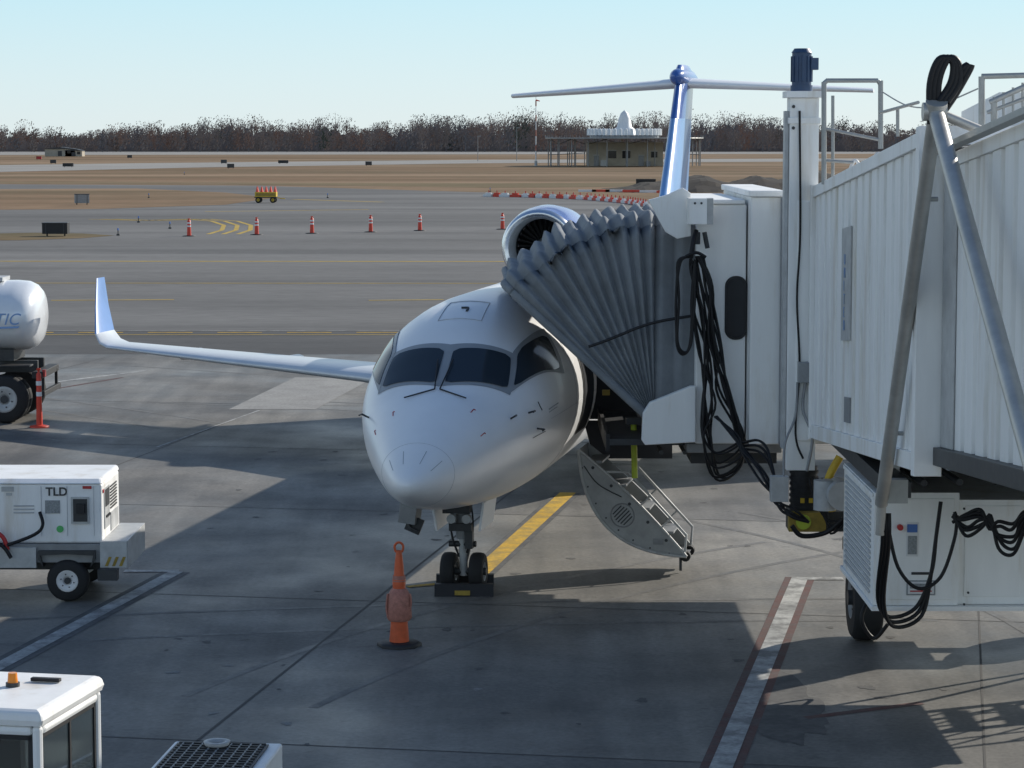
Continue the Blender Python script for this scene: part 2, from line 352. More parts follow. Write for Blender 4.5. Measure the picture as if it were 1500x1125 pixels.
def itp(T,s):
    q=sqrt(max(0,s)); n=len(TQ)
    for i in range(n-1):
        if q<=TQ[i+1] or i==n-2: break
    def sl(k):
        if k==0: return (T[1]-T[0])/(TQ[1]-TQ[0])
        if k==n-1: return (T[-1]-T[-2])/(TQ[-1]-TQ[-2])
        a=(T[k]-T[k-1])/(TQ[k]-TQ[k-1]); c=(T[k+1]-T[k])/(TQ[k+1]-TQ[k])
        if a*c<=0: return 0
        return 2*a*c/(a+c)
    h=TQ[i+1]-TQ[i]; t=(q-TQ[i])/h; m0=sl(i)*h;m1=sl(i+1)*h
    return (2*t**3-3*t*t+1)*T[i]+(t**3-2*t*t+t)*m0+(-2*t**3+3*t*t)*T[i+1]+(t**3-t*t)*m1
def surf(s,th,off=0.0):
    def pt(s,th):
        w,t,bo,mi=itp(TW,s),itp(TT,s),itp(TB,s),itp(TM,s)
        sn=sin(th); return Vector((w*cos(th), s, mi+(t-mi)*sn if sn>=0 else mi+(mi-bo)*sn))
    p=pt(s,th)
    if off:
        e=.01; du=pt(s+e,th)-pt(max(s-e,.0005),th); dv=pt(s,th+e)-pt(s,th-e); n=dv.cross(du)
        if n.length>1e-9:
            n.normalize()
            c=p-Vector((0,s,itp(TM,s)))
            if n.dot(c)<0: n=-n
            p=p+n*off
    return p
b=MB()
SS=[(i/30)**2*4.0 for i in range(31)]+[4.0+i*.5 for i in range(1,57)]
rings=[[surf(max(s,.0004),2*pi*k/64) for k in range(64)] for s in SS]
b.loft(rings,WHITE)
b.loft([[Vector((1.0*(q**.5)*1.45*cos(2*pi*k/32),12+sx,1.3+ (.55*q**.5)*sin(2*pi*k/32))) for k in range(32)] for sx,q in((0,.02),(.5,.3),(1.5,.7),(3,1),(6,1),(8,.8),(9.5,.35),(10.2,.02))],WHITE)
b.obj('fuselage',JET)
b=MB()
def patch(b,c,off,m,n=10):
    def fn(u,v):
        a=[c[0][k]*(1-u)+c[1][k]*u for k in(0,1)]; d=[c[3][k]*(1-u)+c[2][k]*u for k in(0,1)]
        s=a[0]*(1-v)+d[0]*v; t=a[1]*(1-v)+d[1]*v
        return surf(s,radians(t),off)
    b.grid(fn,n,n,m)
def octo(b,c,off,m,r=.12):
    n=16
    def P(u,v):
        a=[c[0][k]*(1-u)+c[1][k]*u for k in(0,1)]; d=[c[3][k]*(1-u)+c[2][k]*u for k in(0,1)]
        return surf(a[0]*(1-v)+d[0]*v,radians(a[1]*(1-v)+d[1]*v),off)
    rows=[]
    for j in range(n+1):
        v=j/n; e=min(v,1-v); ins=0
        if e<r: ins=r-sqrt(max(0,r*r-(r-e)**2))
        rows.append([P(ins+(1-2*ins)*i/n,v) for i in range(n+1)])
    vs=[p for R in rows for p in R]; b.add(vs,[(j*(n+1)+i,(j+1)*(n+1)+i,(j+1)*(n+1)+i+1,j*(n+1)+i+1) for j in range(n) for i in range(n)],m,True)
W1=[(1.96,86.8),(2.22,41),(2.76,51),(2.57,87.2)]
W2=[(2.29,37.5),(3.66,20),(3.94,41),(2.90,48.5)]
FR1=[(1.89,90.3),(2.17,36),(2.86,47.5),(2.66,90.3)]
FR2=[(2.17,37.5),(3.82,16.5),(4.12,44.5),(2.86,51.0)]
for sg in(1,-1):
    def mir(c): return [(s,t) if sg>0 else (s,180-t) for s,t in c]
    patch(b,mir(FR1),.006,FRAME,18); patch(b,mir(FR2),.009,FRAME,18)
    octo(b,mir(W1),.015,GLASS,.10); octo(b,mir(W2),.017,GLASS,.14)
b.obj('cockpit_windows',JET)
b=MB()
def sline(pts,r,m,off=.003):
    P=[]
    for (s0,t0),(s1,t1) in zip(pts[:-1],pts[1:]):
        for k in range(8): P.append(surf(s0+(s1-s0)*k/8,radians(t0+(t1-t0)*k/8),off))
    P.append(surf(pts[-1][0],radians(pts[-1][1]),off)); b.tube(P,r,m,n=5,sub=1)
SEAM=mat('panel_seam',(.45,.46,.48),.5)
sline([(.62,t) for t in range(-90,271,20)],.0022,SEAM,.0005)
for t in(70,112,145,35): sline([(.28,t),(.50,t)],.0035,FRAME,.001)
sline([(3.25,77),(3.98,78.5),(3.98,101.5),(3.25,103),(3.25,77)],.006,SEAM,.002)
sline([(3.5,88),(3.62,88),(3.62,92)],.016,DGREY,.006)
sline([(s,-4) for s in(3.0,5,7,9,11)],.002,SEAM,.0005); sline([(4.4,t) for t in range(-60,60,10)],.002,SEAM,.0005)
for sg in(1,-1):
    p0=surf(1.80,radians(88 if sg>0 else 92),.02);p1=surf(1.66,radians(64 if sg>0 else 116),.03);p2=surf(2.35,radians(85 if sg>0 else 95),.05)
    b.tube([p0,p2],.009,BLACK,sub=1); b.tube([p0,p1],.009,BLACK,sub=1)
for s,t in((1.45,52),(1.35,128),(1.25,25),(1.3,157)): 
    sline([(s,t),(s+.09,t),(s+.09,t-2)],.006,RED)
for s,t in((1.9,20),(2.3,12),(1.9,160),(2.5,-5)):
    p=surf(s,radians(t),.0);q=surf(s,radians(t),.10); b.cyl(p,q,.012,DGREY,n=8); b.cyl(q,q+Vector((0,-.14,0)),.010,DGREY,n=8)
sline([(2.6,14),(2.62,10),(2.66,6)],.006,DGREY); sline([(2.4,-10),(2.8,-10)],.004,DGREY)
sline([(2.9,3),(3.3,3)],.006,FRAME); sline([(2.9,1),(3.25,1)],.004,FRAME)
for s in(7.5,15): b.prism([surf(s,pi/2,-.02)+Vector((-.012,0,0)),surf(s+.35,pi/2,-.02)+Vector((-.012,0,0)),surf(s+.4,pi/2,.3)+Vector((-.012,0,0)),surf(s+.22,pi/2,.3)+Vector((-.012,0,0))],(.024,0,0),WHITE)
b.obj('nose_details',JET)
b=MB()
for sg in(1,-1):
    for i in range(19):
        s=7.2+i*.79
        c=[(s-.12,14),(s+.12,14),(s+.12,29),(s-.12,29)]
        if sg<0: c=[(a,180-t) for a,t in c]
        octo(b,c,.006,DGLASS,.3)
b.obj('cabin_windows',JET)
b=MB()
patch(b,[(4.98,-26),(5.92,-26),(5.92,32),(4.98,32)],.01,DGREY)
patch(b,[(5.04,-24),(5.86,-24),(5.86,30),(5.04,30)],.016,INSHADE)  # dark patch on the uncut hull paints the shaded inside of the doorway
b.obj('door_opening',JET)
def foil(ple,chord,thick,td,n=14):
    ple=Vector(ple);td=Vector(td).normalized();R=[]
    xs=[.5*(1-cos(pi*i/n)) for i in range(n+1)]
    def yt(x): return 5*thick*(.2969*sqrt(x)-.126*x-.3516*x*x+.2843*x**3-.1036*x**4)
    for x in xs[::-1]: R.append(ple+Vector((0,x*chord,0))+td*(yt(x)*chord))
    for x in xs[1:-1]: R.append(ple+Vector((0,x*chord,0))-td*(yt(x)*chord*.7))
    return R
for sg,nm in((-1,'right_wing'),(1,'left_wing')):
    b=MB()
    st=[(.8,13.4,5.4,1.38,.13,(0,0,1)),(2.6,15.0,4.1,1.43,.12,(0,0,1)),(4.6,16.6,3.0,1.50,.115,(0,0,1)),(8,18.75,2.15,1.62,.11,(0,0,1)),(10.9,20.6,1.45,1.73,.10,(0,0,1)),(11.12,20.8,1.35,1.80,.09,(-.5*sg,0,.85)),(11.27,20.98,1.2,1.98,.08,(-.95*sg,0,.3))]
    b.loft([foil((sg*x,s,z),c,t,d) for x,s,c,z,t,d in st],WINGM)
    b.loft([foil((sg*x,s,z),c,t,d) for x,s,c,z,t,d in [(11.27,20.98,1.2,1.98,.08,(-.95*sg,0,.3)),(11.42,21.45,.85,2.5,.08,(-1*sg,0,.25)),(11.55,21.95,.5,3.08,.07,(-1*sg,0,.2))]],WLB)
    for x,s in((4.2,19.4),(7.0,20.5),(9.3,21.2)):
        b.rev((sg*x,s-.7,1.27+.03*x),(0,1,0),[(0,.01),(.2,.08),(.8,.11),(1.4,.08),(1.8,.01)],WINGM,12)
    b.obj(nm,JET)
b=MB()
b.loft([foil((0,s,z),c,t,(1,0,0)) for s,z,c,t in((23.0,3.65,7.2,.055),(24.3,3.95,6.0,.075),(25.3,4.6,5.1,.09))],BLUE)
b.loft([foil((0,s,z),c,t,(1,0,0)) for s,z,c,t in((25.3,4.6,5.1,.09),(26.5,5.55,4.35,.10),(27.4,6.3,3.8,.103))],LBLUE,caps=False)
b.loft([foil((0,s,z),c,t,(1,0,0)) for s,z,c,t in((27.4,6.3,3.8,.103),(28.5,7.2,3.2,.11))],BLUE,caps=False)
b.obj('tail_fin',JET)
b=MB(); b.rev((0,28.0,7.24),(0,1,0),[(0,.005),(.08,.11),(.35,.18),(1,.22),(2.5,.21),(3.6,.13),(4.4,.01)],BLUE,20)
b.loft([foil((0,28.3,7.2),3.2,.11,(1,0,0)),foil((0,28.45,7.40),2.9,.12,(1,0,0)),foil((0,28.7,7.52),2.2,.10,(1,0,0))],BLUE); b.obj('tail_bullet',JET)
b=MB()
for sg in(1,-1):
    b.loft([foil((sg*x,s,z),c,.12,(0,0,1)) for x,s,c,z in((.1,28.9,2.3,7.10),(2.2,29.9,1.7,7.00),(4.27,30.9,1.05,6.91))],WHITE)
b.obj('horizontal_stabiliser',JET)
FAN=mat('fan_dark',(.03,.032,.036),.35,.6)
for sg,nm in((-1,'right_engine'),(1,'left_engine')):
    b=MB(); o=(sg*2.02,21.3,3.70)
    b.rev(o,(0,1,0),[(.05,.62),(0,.66),(-.02,.70),(.02,.745),(.12,.775)],ALU,40)
    b.rev(o,(0,1,0),[(.12,.775),(.5,.82),(1.2,.84),(2.2,.78),(3.1,.62),(3.12,.58)],BLUE,40)
    b.rev(o,(0,1,0),[(.05,.62),(.2,.58),(.6,.57)],LGREY,40)
    b.rev(o,(0,1,0),[(.6,.57),(.9,.57)],DGREY,40)
    b.rev(o,(0,1,0),[(.92,.57),(.93,.02)],BLACK,40)
    b.rev(o,(0,1,0),[(.42,.003),(.5,.07),(.75,.17),(.86,.19)],GREY,20)
    for k in range(28):
        t=2*pi*k/28; a=Vector((cos(t),0,sin(t))); c=Vector(o); t2=t+.16; a2=Vector((cos(t2),0,sin(t2)))
        b.add([c+a*.17+Vector((0,.70,0)),c+a*.565+Vector((0,.66,0)),c+a2*.565+Vector((0,.86,0)),c+a2*.19+Vector((0,.84,0))],[(0,1,2,3)],FAN)
    b.rev(o,(0,1,0),[(3.1,.5),(3.7,.36),(3.75,.3)],DGREY,30)
    b.box((sg*1.25,23.1,3.62),(.95,2.3,.2),WHITE)
    b.obj(nm,JET)
b=MB(); s0=3.3
for x in(-.19,.19): b.wheel((x,s0,.25),(1,0,0),.25,.18,GREY)
b.cyl((-.3,s0,.25),(.3,s0,.25),.05,DGREY); b.cyl((0,s0,.2),(0,s0-.05,.75),.055,LGREY); b.cyl((0,s0-.05,.7),(0,s0-.12,1.4),.085,GREY)
b.tube([(0,s0+.1,.35),(.02,s0+.25,.55),(0,s0+.08,.75)],.03,DGREY); b.tube([(0,s0,.9),(0,s0+.7,1.3)],.04,GREY,sub=1)
b.tube([(-.1,s0,1.2),(-.14,s0-.1,.8),(-.05,s0-.05,.45)],.015,BLACK);b.tube([(.1,s0,1.2),(.15,s0-.1,.85),(.05,s0-.05,.5)],.012,BLACK)
b.box((0,s0-.16,.86),(.30,.1,.10),DGREY)
for x in(-.1,.1): b.cyl((x,s0-.2,.98),(x,s0-.30,.98),.06,LGREY,n=14)
b.box((-.05,s0-.12,1.12),(.36,.2,.16),DGREY); b.cyl((-.18,s0-.05,.62),(.18,s0-.05,.62),.04,DGREY,n=10)
b.box((.10,s0-.1,.7),(.10,.12,.26),DGREY)
for sg in(-1,1): b.box((sg*.31,s0+.1,1.02),(.03,.9,.38),WHITE,Matrix.Rotation(sg*.15,3,'Y'))
b.box((-.5,s0-.9,1.16),(.22,.36,.26),GREY,Matrix.Rotation(.15,3,'Y')); b.box((-.44,s0-.95,1.0),(.20,.05,.2),DGREY,Matrix.Rotation(.4,3,'Y'))
b.tube([(-.4,s0-.9,1.2),(-.5,s0-1.0,1.0),(-.38,s0-1.0,.92)],.02,DGREY)
b.obj('nose_landing_gear',JET,.006)
b=MB()
for sg in(-1,1):
    for dx in(-.25,.25): b.wheel((sg*2.05+dx,18.4,.46),(1,0,0),.46,.3,LGREY)
    b.cyl((sg*2.05,18.4,.46),(sg*1.9,18.2,1.5),.09,LGREY); b.cyl((sg*1.7,18.4,.46),(sg*2.4,18.4,.46),.06,DGREY)
b.obj('main_landing_gear',JET)
# air-stair door
b=MB()
P0=Vector((1.28,0,1.66)); P1=Vector((2.74,0,.22)); ch=(P1-P0); L=ch.length; u=ch.normalized(); nn=Vector((u.z,0,-u.x))
if nn.x>0: nn=-nn
def arc(t,d): return P0+u*L*t+nn*(4*d*t*(1-t))
y0,y1=4.95,5.75
def yy(p,y): return Vector((p.x,y,p.z))
n=18; UP=-nn
b.grid(lambda a,c:yy(arc(a,.50),y0+(y1-y0)*c),n,1,STAIRG)
b.grid(lambda a,c:yy(arc(a,.44),y0+(y1-y0)*c),n,1,GREY)
for y in(y0,y1):
    pts=[arc(i/n,.50) for i in range(n+1)]; inn=[arc(i/n,-.06) for i in range(n,-1,-1)]
    b.prism([yy(p,y) for p in pts+inn[1:-1]],(0,.03,0),STAIRG)
b.tube([yy(arc(i/n,.485),y0-.008) for i in range(n+1)],.022,LGREY,sub=1); b.tube([yy(arc(i/n,-.05),y0-.008) for i in range(n+1)],.018,LGREY,sub=1)
RB=Matrix(((u.x,0,UP.x),(0,1,0),(u.z,0,UP.z)))
for k in range(6):
    c=P0+u*L*(.46+.02*k)+nn*(.22); b.box((c.x,y0-.004,c.z),(.016,.01,.24-.03*abs(k-2.5)),DGREY,RB)
c=P0+u*L*.51+nn*.22; b.tube([(c.x+.16*cos(2*pi*i/20),y0-.006,c.z+.16*sin(2*pi*i/20)) for i in range(21)],.009,GREY,n=5,sub=1)
for k in range(5):
    c=P0+u*L*(.15+.17*k)+nn*.04; b.cyl((c.x,y0-.012,c.z),(c.x,y0,c.z),.022,DGREY,n=10)
for k in range(8):
    c=arc(.10+.115*k,.41); b.cyl((c.x,y0-.01,c.z),(c.x,y0,c.z),.012,DGREY,n=8)
b.tube([yy(arc(.10,.3),y0-.01),yy(arc(.25,.2),y0-.01),yy(arc(.42,.05),y0-.01)],.008,DGREY); q=arc(.8,.2); b.box((q.x,y0-.006,q.z),(.14,.012,.08),GREY)
for k in range(4):
    t=.12+.22*k; c=P0+u*L*t; b.box((c.x+.03,(y0+y1)/2,c.z+.0),(.22,y1-y0-.08,.03),GREY); b.box((c.x-.09,(y0+y1)/2,c.z-.09),(.02,y1-y0-.08,.18),GREY)
for yb_ in(y0+.02,y1-.02):
    a=P0+u*L*.34+UP*.26; c=P0+u*L*.90+UP*.20
    b.tube([yy(P0+u*L*.22+UP*.02,yb_),yy(a,yb_),yy(c,yb_),yy(P0+u*L*.98,yb_)],.018,LGREY,sub=1)
    for t in(.55,.75): b.cyl(yy(P0+u*L*t,yb_),yy(P0+u*L*t+UP*.22,yb_),.014,LGREY,n=8)
b.cyl((P1.x-.03,y0+.1,P1.z-.02),(P1.x-.03,y0+.2,P1.z-.02),.07,TYRE,n=12); b.cyl((P1.x-.03,y1-.2,P1.z-.02),(P1.x-.03,y1-.1,P1.z-.02),.07,TYRE,n=12)
b.cyl((P1.x-.1,y0+.15,P1.z-.02),(P1.x-.1,y0+.15,0.0),.02,DGREY,n=8)
b.obj('airstair_door',JET)
c=MB()
for s in(-.36,.36):
    y=32.6+s
    c.prism([(-1.0,y-.12,0),(-1.0,y+.12,0),(-1.0,y+.05,.15),(-1.0,y-.05,.15)],(.76,0,0),BLACK)
c.prism([(-.74,32.115,.02),(-.74,32.15,.07),(-.74,32.145,.075),(-.74,32.105,.02)],(.2,0,0),DYEL)
c.obj('wheel_chock')

# ================================================================== JET BRIDGE
JB=empty('jet_bridge',(4.8,29.5,0),world=True)
def fz(y): return 2.33+.081*(30-y)
def ribwall(b,X,ya,yb,h0,h1,m,pitch,dep,sgn=-1):
    n=int(abs(yb-ya)/pitch); prof=[]
    for i in range(n):
        y=ya+(yb-ya)*i/n; p=(yb-ya)/n
        prof+=[(y,0),(y+p*.24,0),(y+p*.30,dep),(y+p*.94,dep)]
    prof.append((yb,0))
    vs=[];
    for y,d in prof:
        vs+= [(X+sgn*d,y,fz(y)+h0),(X+sgn*d,y,fz(y)+h1)]
    b.add(vs,[(2*i,2*i+1,2*i+3,2*i+2) for i in range(len(prof)-1)],m)
def sbox(b,x0,x1,ya,yb,h0,h1,m):
    vs=[(x,y,fz(y)+h) for x in(x0,x1) for y in(ya,yb) for h in(h0,h1)]
    b.add(vs,[(0,1,3,2),(4,6,7,5),(0,4,5,1),(2,3,7,6),(0,2,6,4),(1,5,7,3)],m)
b=MB()
ribwall(b,3.66,22.0,29.6,.16,2.83,BRW,.5,.11)
ribwall(b,6.06,22.0,29.6,.16,2.83,BRW,.5,.11,1)
sbox(b,3.68,6.04,22.02,29.6,2.83,2.90,BRW); sbox(b,3.68,6.04,22.02,29.6,.06,.14,DGREY)
for x in(3.52,6.08): 
    sbox(b,x,x+.12,22,29.6,2.832,2.96,BRW); sbox(b,x,x+.12,22,29.6,0,.158,BRW)
for x0,x1 in((3.50,3.74),(5.98,6.22)): sbox(b,x0,x1,21.82,21.998,-.04,3.0,BRW)
sbox(b,3.742,5.978,21.83,21.99,2.84,3.0,BRW)
sbox(b,3.50,3.66,29.602,29.75,-.02,2.98,BRW); sbox(b,6.06,6.22,29.602,29.75,-.02,2.98,BRW)
b.obj('outer_tunnel',JB,.004)
b=MB()
ribwall(b,3.84,3.0,21.8,.22,2.62,BRW,.5,.10)
ribwall(b,5.88,3.0,21.8,.22,2.62,BRW,.5,.10,1)
sbox(b,3.86,5.86,3,21.8,2.62,2.68,BRW); sbox(b,3.86,5.86,3,21.8,.1,.2,DGREY)
for x in(3.72,5.9): sbox(b,x,x+.1,3,21.8,2.622,2.74,BRW); 
for x in(3.66,5.94): sbox(b,x,x+.12,3,21.8,.06,.218,DGREY)
sbox(b,3.60,3.70,3,21.78,2.745,2.80,GALV)
sbox(b,3.72,3.735,21.2,21.8,.22,2.62,LGREY)
b.obj('inner_tunnel',JB,.004)
b=MB()
sbox(b,3.53,3.545,26.35,27.05,1.15,2.35,LGREY)
sbox(b,3.535,3.548,26.3,26.75,.28,.55,GREY)
b.obj('wall_panels',JB)
for i,ch in enumerate('UNITED'): text('wall_lettering',ch,(3.524,26.82,4.55-.14*i),.16,LOGO2,JB,rot=(pi/2,0,-pi/2))
b=MB()
b.bb(2.30,2.92,31.5,34.9,2.06,5.06,BRW2)
b.bb(2.94,3.33,31.1,35.2,2.10,5.16,BRW2)
b.bb(2.91,3.36,31.06,35.25,5.163,5.24,BRW)
b.bb(2.27,2.90,31.47,34.95,5.063,5.12,BRW)
b.bb(3.332,6.1,30.3,34.6,2.2,5.1,BRW2)
b.bb(3.36,6.1,29.76,30.29,2.3,5.15,BRW2)
b.bb(3.30,3.345,31.03,31.098,2.1,5.16,GREY)
b.bb(2.2,3.4,31.6,34.8,1.93,2.055,GREY)
b.obj('cab_body',JB,.015)
b=MB()
A=[at(u_,v,31.35) for u_,v in((942,606),(952,590),(1012,566),(1019,566),(1019,648),(945,652),(940,645))]
b.prism(A,(0,.14,0),BRW); 
A=[at(u_,v,34.9) for u_,v in((948,610),(1012,576),(1019,576),(1019,648),(945,648))]
b.prism(A,(0,.14,0),BRW)
b.bb(1.72,2.3,31.5,34.9,2.07,2.20,GREY)
A=[at(u_,v,31.4) for u_,v in((950,293),(975,286),(1000,275),(1012,283),(1012,346),(992,350),(975,340),(965,322))]
b.prism(A,(0,.1,0),BRW)
b.obj('cab_bumper',JB,.01)
b=MB()
x0,_,z1=at(1007,290,31.3); x1,_,z0=at(1034,328,31.3)
b.bb(x0,x1,31.12,31.38,z0,z1,BRW); b.bb(x1,x1+.08,31.14,31.36,z0,z1,LGREY); b.cyl((x0+.08,31.11,z1-.06),(x0+.08,31.119,z1-.06),.015,DGREY,n=8); b.cyl((x0+.16,31.11,z1-.06),(x0+.16,31.119,z1-.06),.015,DGREY,n=8)
p=at(1020,340,31.3); b.cyl(p,(p[0],p[1],p[2]-.15),.05,DGREY,n=12); b.cyl((p[0]+.1,p[1],p[2]),(p[0]+.14,p[1],p[2]-.2),.03,DGREY,n=8)
b.obj('junction_box',JB,.01)
b=MB()
def rwin(b,cx,cz,w,h,y,m,r,ext):
    pts=[(cx+sx*(w/2-r)+r*cos(radians(a)),y,cz+sz*(h/2-r)+r*sin(radians(a))) for sx,sz,aa in((1,1,0),(-1,1,90),(-1,-1,180),(1,-1,270)) for a in range(aa,aa+91,15)]
    b.prism(pts,(0,ext,0),m)
cx,_,cz=at(1078,451,31.5)
rwin(b,cx,cz,.28,.80,31.485,BLACK,.13,.012); rwin(b,cx,cz,.235,.74,31.478,DGLASS,.11,.006)
b.obj('cab_window',JB)
# --- accordion canopy
b=MB()
pv=Vector((1.80,0,2.30)); R0=2.60; ya,yb=31.75,35.4
NP=11; SUB=8
def pleat(t): # flat faced pleat: quick rise, long flat fall
    return t/.32 if t<.32 else 1-(t-.32)/.68
def rib(phi,amp,sag=0):
    a=radians(phi); d=Vector((cos(a),0,sin(a))); R=R0+amp*.35; sl=max(0,(phi-92)/47); R=R-.05*sl-sag
    pts=[]
    for k in range(14): 
        r=.10+(R-.22)*k/13; f=(.2+.8*k/13)
        w=.022*sin(k*.7+phi*.30)+.018*sin(k*1.5-phi*.23+2)
        pts.append(pv+d*r+Vector((0,ya-amp*f+w*f,0)))
    for k in range(1,8):
        t=pi/2*k/7; pts.append(pv+d*(R-.22+.22*sin(t)+amp*.3*sin(t))+Vector((0,ya-amp*cos(t)+.22*(1-cos(t)),0)))
    for k in range(1,7): pts.append(pv+d*(R+amp*.3-.05*sin(pi*k/7))+Vector((0,ya+.22+(yb-ya-.44)*k/7,0)))
    for k in range(7,-1,-1):
        t=pi/2*k/7; pts.append(pv+d*(R-.22+.22*sin(t)+amp*.3*sin(t))+Vector((0,yb+amp*cos(t)-.22*(1-cos(t)),0)))
    for k in range(9,-1,-1):
        r=.10+(R-.22)*k/9; pts.append(pv+d*r+Vector((0,yb+amp*(.25+.75*k/9),0)))
    return pts
rows=[]
amps=[random.uniform(.75,1.25) for _ in range(NP+1)]; wd=[random.uniform(.8,1.2) for _ in range(NP)]; tot=sum(wd)
base=0; ph_list=[]
for f in range(NP):
    for k in range(SUB):
        t=k/SUB; ph_list.append((90+47*(base+wd[f]*t)/tot, .15*pleat(t)**.85*amps[f]))
    base+=wd[f]
ph_list.append((137,0))
for i,(ph,am) in enumerate(ph_list): rows.append(rib(ph,am,.02*sin(i*.21)))
n=len(rows[0]); vs=[p for r in rows for p in r]
b.add(vs,[(j*n+i,j*n+i+1,(j+1)*n+i+1,(j+1)*n+i) for j in range(len(rows)-1) for i in range(n-1)],FAB,True)
rows=[]
for i in range(21):
    am=.12*pleat((i%10)/10)**.85 if i<20 else 0; xx=.5*i/20
    rows.append([Vector((p.x+xx,p.y,p.z)) for p in rib(90,am)])
vs=[p for r in rows for p in r]
b.add(vs,[(j*n+i,j*n+i+1,(j+1)*n+i+1,(j+1)*n+i) for j in range(20) for i in range(n-1)],FAB,True)
r=rib(137.3,.03); b.tube(r,.06,FAB,n=8,sub=1)
b.add([(.75,35.25,1.95),(2.25,35.25,1.95),(2.25,35.25,3.2),(1.0,35.25,3.1)],[(0,1,2,3)],INSHADE)  # dark flaps added to keep sun off the hull beneath the canopy
b.add([(1.15,35.2,1.4),(2.25,35.2,1.4),(2.25,35.2,1.94),(1.0,35.2,1.94)],[(0,1,2,3)],INSHADE)
b.obj('canopy_folds',JB,recalc=False)
b=MB()
st=[at(u_,v,31.48) for u_,v in((862,508),(885,500),(910,490),(940,478),(970,470),(1012,463))]
b.tube(st,.02,BLACK,n=6); b.obj('canopy_strap',JB)
b=MB(); b.bb(1.25,2.3,32.0,35.2,1.98,2.06,DGREY); b.bb(1.2,1.249,32.0,35.2,1.9,2.12,BLACK)
q=at(928,614,33.0); b.cyl(q,(q[0]+.02,q[1],q[2]-.78),.04,GYEL); b.box((q[0],q[1],q[2]-.02),(.2,.2,.08),DGREY)
q=at(890,575,33.6); b.box((q[0]-.02,q[1],q[2]),(.10,.05,.07),DYEL)
for k in range(5): b.cyl((1.9+.3*k,31.9,1.9),(1.95+.3*k,34.4,1.8),.03,DGREY,n=8)
b.bb(2.3,3.4,32.2,34.2,1.72,1.93,DGREY)
b.obj('cab_underframe',JB)
for nm,cx in(('lift_column',3.43),('lift_column',6.36)):
    b=MB(); y=29.95
    b.bb(cx-.17,cx+.17,y-.17,y+.17,1.95,6.35,BRW)
    b.bb(cx-.22,cx-.175,y-.1,y+.1,2.2,6.2,LGREY)
    b.bb(cx-.22,cx+.22,y-.22,y+.22,6.353,6.43,BRW); b.bb(cx-.19,cx+.19,y-.19,y+.19,6.05,6.12,BRW)
    for z in(6.0,6.25): b.cyl((cx-.13,y-.18,z),(cx-.13,y-.17,z),.02,DGREY,n=8)
    b.cyl((cx-.02,y,6.43),(cx-.02,y,6.50),.13,MOTOR); b.cyl((cx-.02,y,6.50),(cx-.02,y,6.88),.115,MOTOR)
    for k in range(12):
        t=2*pi*k/12; b.box((cx-.02+.12*cos(t),y+.12*sin(t),6.69),(.02,.02,.30),MOTOR,Matrix.Rotation(t,3,'Z'))
    b.cyl((cx-.02,y,6.88),(cx-.02,y,6.93),.125,MOTOR,r2=.09); b.bb(cx+.08,cx+.17,y-.08,y+.06,6.68,6.82,MOTOR)
    b.cyl((cx+.06,y,1.98),(cx+.06,y,1.45),.16,BLACK); 
    for k in range(7): b.cyl((cx+.06,y,1.93-.07*k),(cx+.06,y,1.90-.07*k),.175,BLACK,n=18)
    b.bb(cx+.0,cx+.05,y-.185,y-.178,1.56,1.62,YEL); b.bb(cx+.1,cx+.15,y-.185,y-.178,1.56,1.62,YEL)
    b.obj(nm,JB,.008)
b=MB()
b.tube([(3.37,29.76,6.2),(3.39,29.74,4.8),(3.36,29.74,4.0),(3.40,29.74,3.2),(3.36,29.74,2.4),(3.45,29.7,2.1)],.014,CABLE)
q=at(1180,545,29.7); b.bb(q[0]-.09,q[0]+.09,29.62,29.77,q[2]-.12,q[2]+.12,GREY)
q=at(1141,716,29.5); b.bb(q[0]-.10,q[0]+.11,29.45,29.6,q[2]-.15,q[2]+.15,LGREY)
b.tube([at(1180,560,29.7),at(1176,600,29.7),at(1190,640,29.6),at(1182,690,29.6)],.02,GREY)
b.tube([at(1168,560,29.7),at(1165,610,29.7),at(1150,650,29.6),at(1148,700,29.5)],.016,GREY)
b.obj('column_conduits',JB,.006)
b=MB()
b.bb(3.3,6.6,29.75,30.15,1.22,1.46,DGREY)
b.bb(3.28,3.72,29.6,29.749,1.24,1.47,DYEL); b.cyl((3.45,29.58,1.36),(3.45,29.599,1.36),.09,GYEL)
for x in(4.15,6.45): b.wheel((x,29.35,.50),(1,0,0),.50,.34,GREY,.5)
b.cyl((3.95,29.35,.50),(6.6,29.35,.50),.09,DGREY); b.bb(5.0,5.6,29.1,30.0,.60,1.22,DGREY); b.bb(3.9,6.6,29.2,29.5,1.05,1.2,DGREY)
b.tube([(3.78,29.55,1.5),(3.72,29.5,1.85),(3.86,29.5,2.15)],.05,YEL)
b.cyl((3.83,29.0,1.75),(3.83,29.45,1.75),.17,LGREY); 
b.cyl((3.66,29.3,1.55),(3.66,29.3,1.9),.13,LGREY,n=20)
b.tube([at(1160,770,29.4),at(1175,785,29.4),at(1210,780,29.4),at(1235,760,29.3)],.03,CABLE)
for k in range(4): b.tube([(3.5+.05*k,29.5,1.9),(3.58+.04*k,29.45,1.6),(3.75,29.4,1.4-.05*k),(4.0,29.3,1.5)],.015,CABLE)
b.obj('drive_bogie',JB,.01)
b=MB()
b.bb(3.62,4.47,25.0,27.3,1.22,2.36,BRW); b.bb(4.472,6.0,25.06,27.3,1.22,2.28,BRW); b.bb(3.60,6.0,24.95,27.4,1.17,1.217,BRW2)
b.bb(3.66,4.42,24.985,24.999,1.28,2.30,BRW); b.bb(4.54,5.1,25.045,25.059,1.30,2.22,BRW)
for k in range(17): b.box((3.612,26.15,1.32+.058*k),(.02,1.9,.028),LGREY,Matrix.Rotation(.5,3,'Y'))
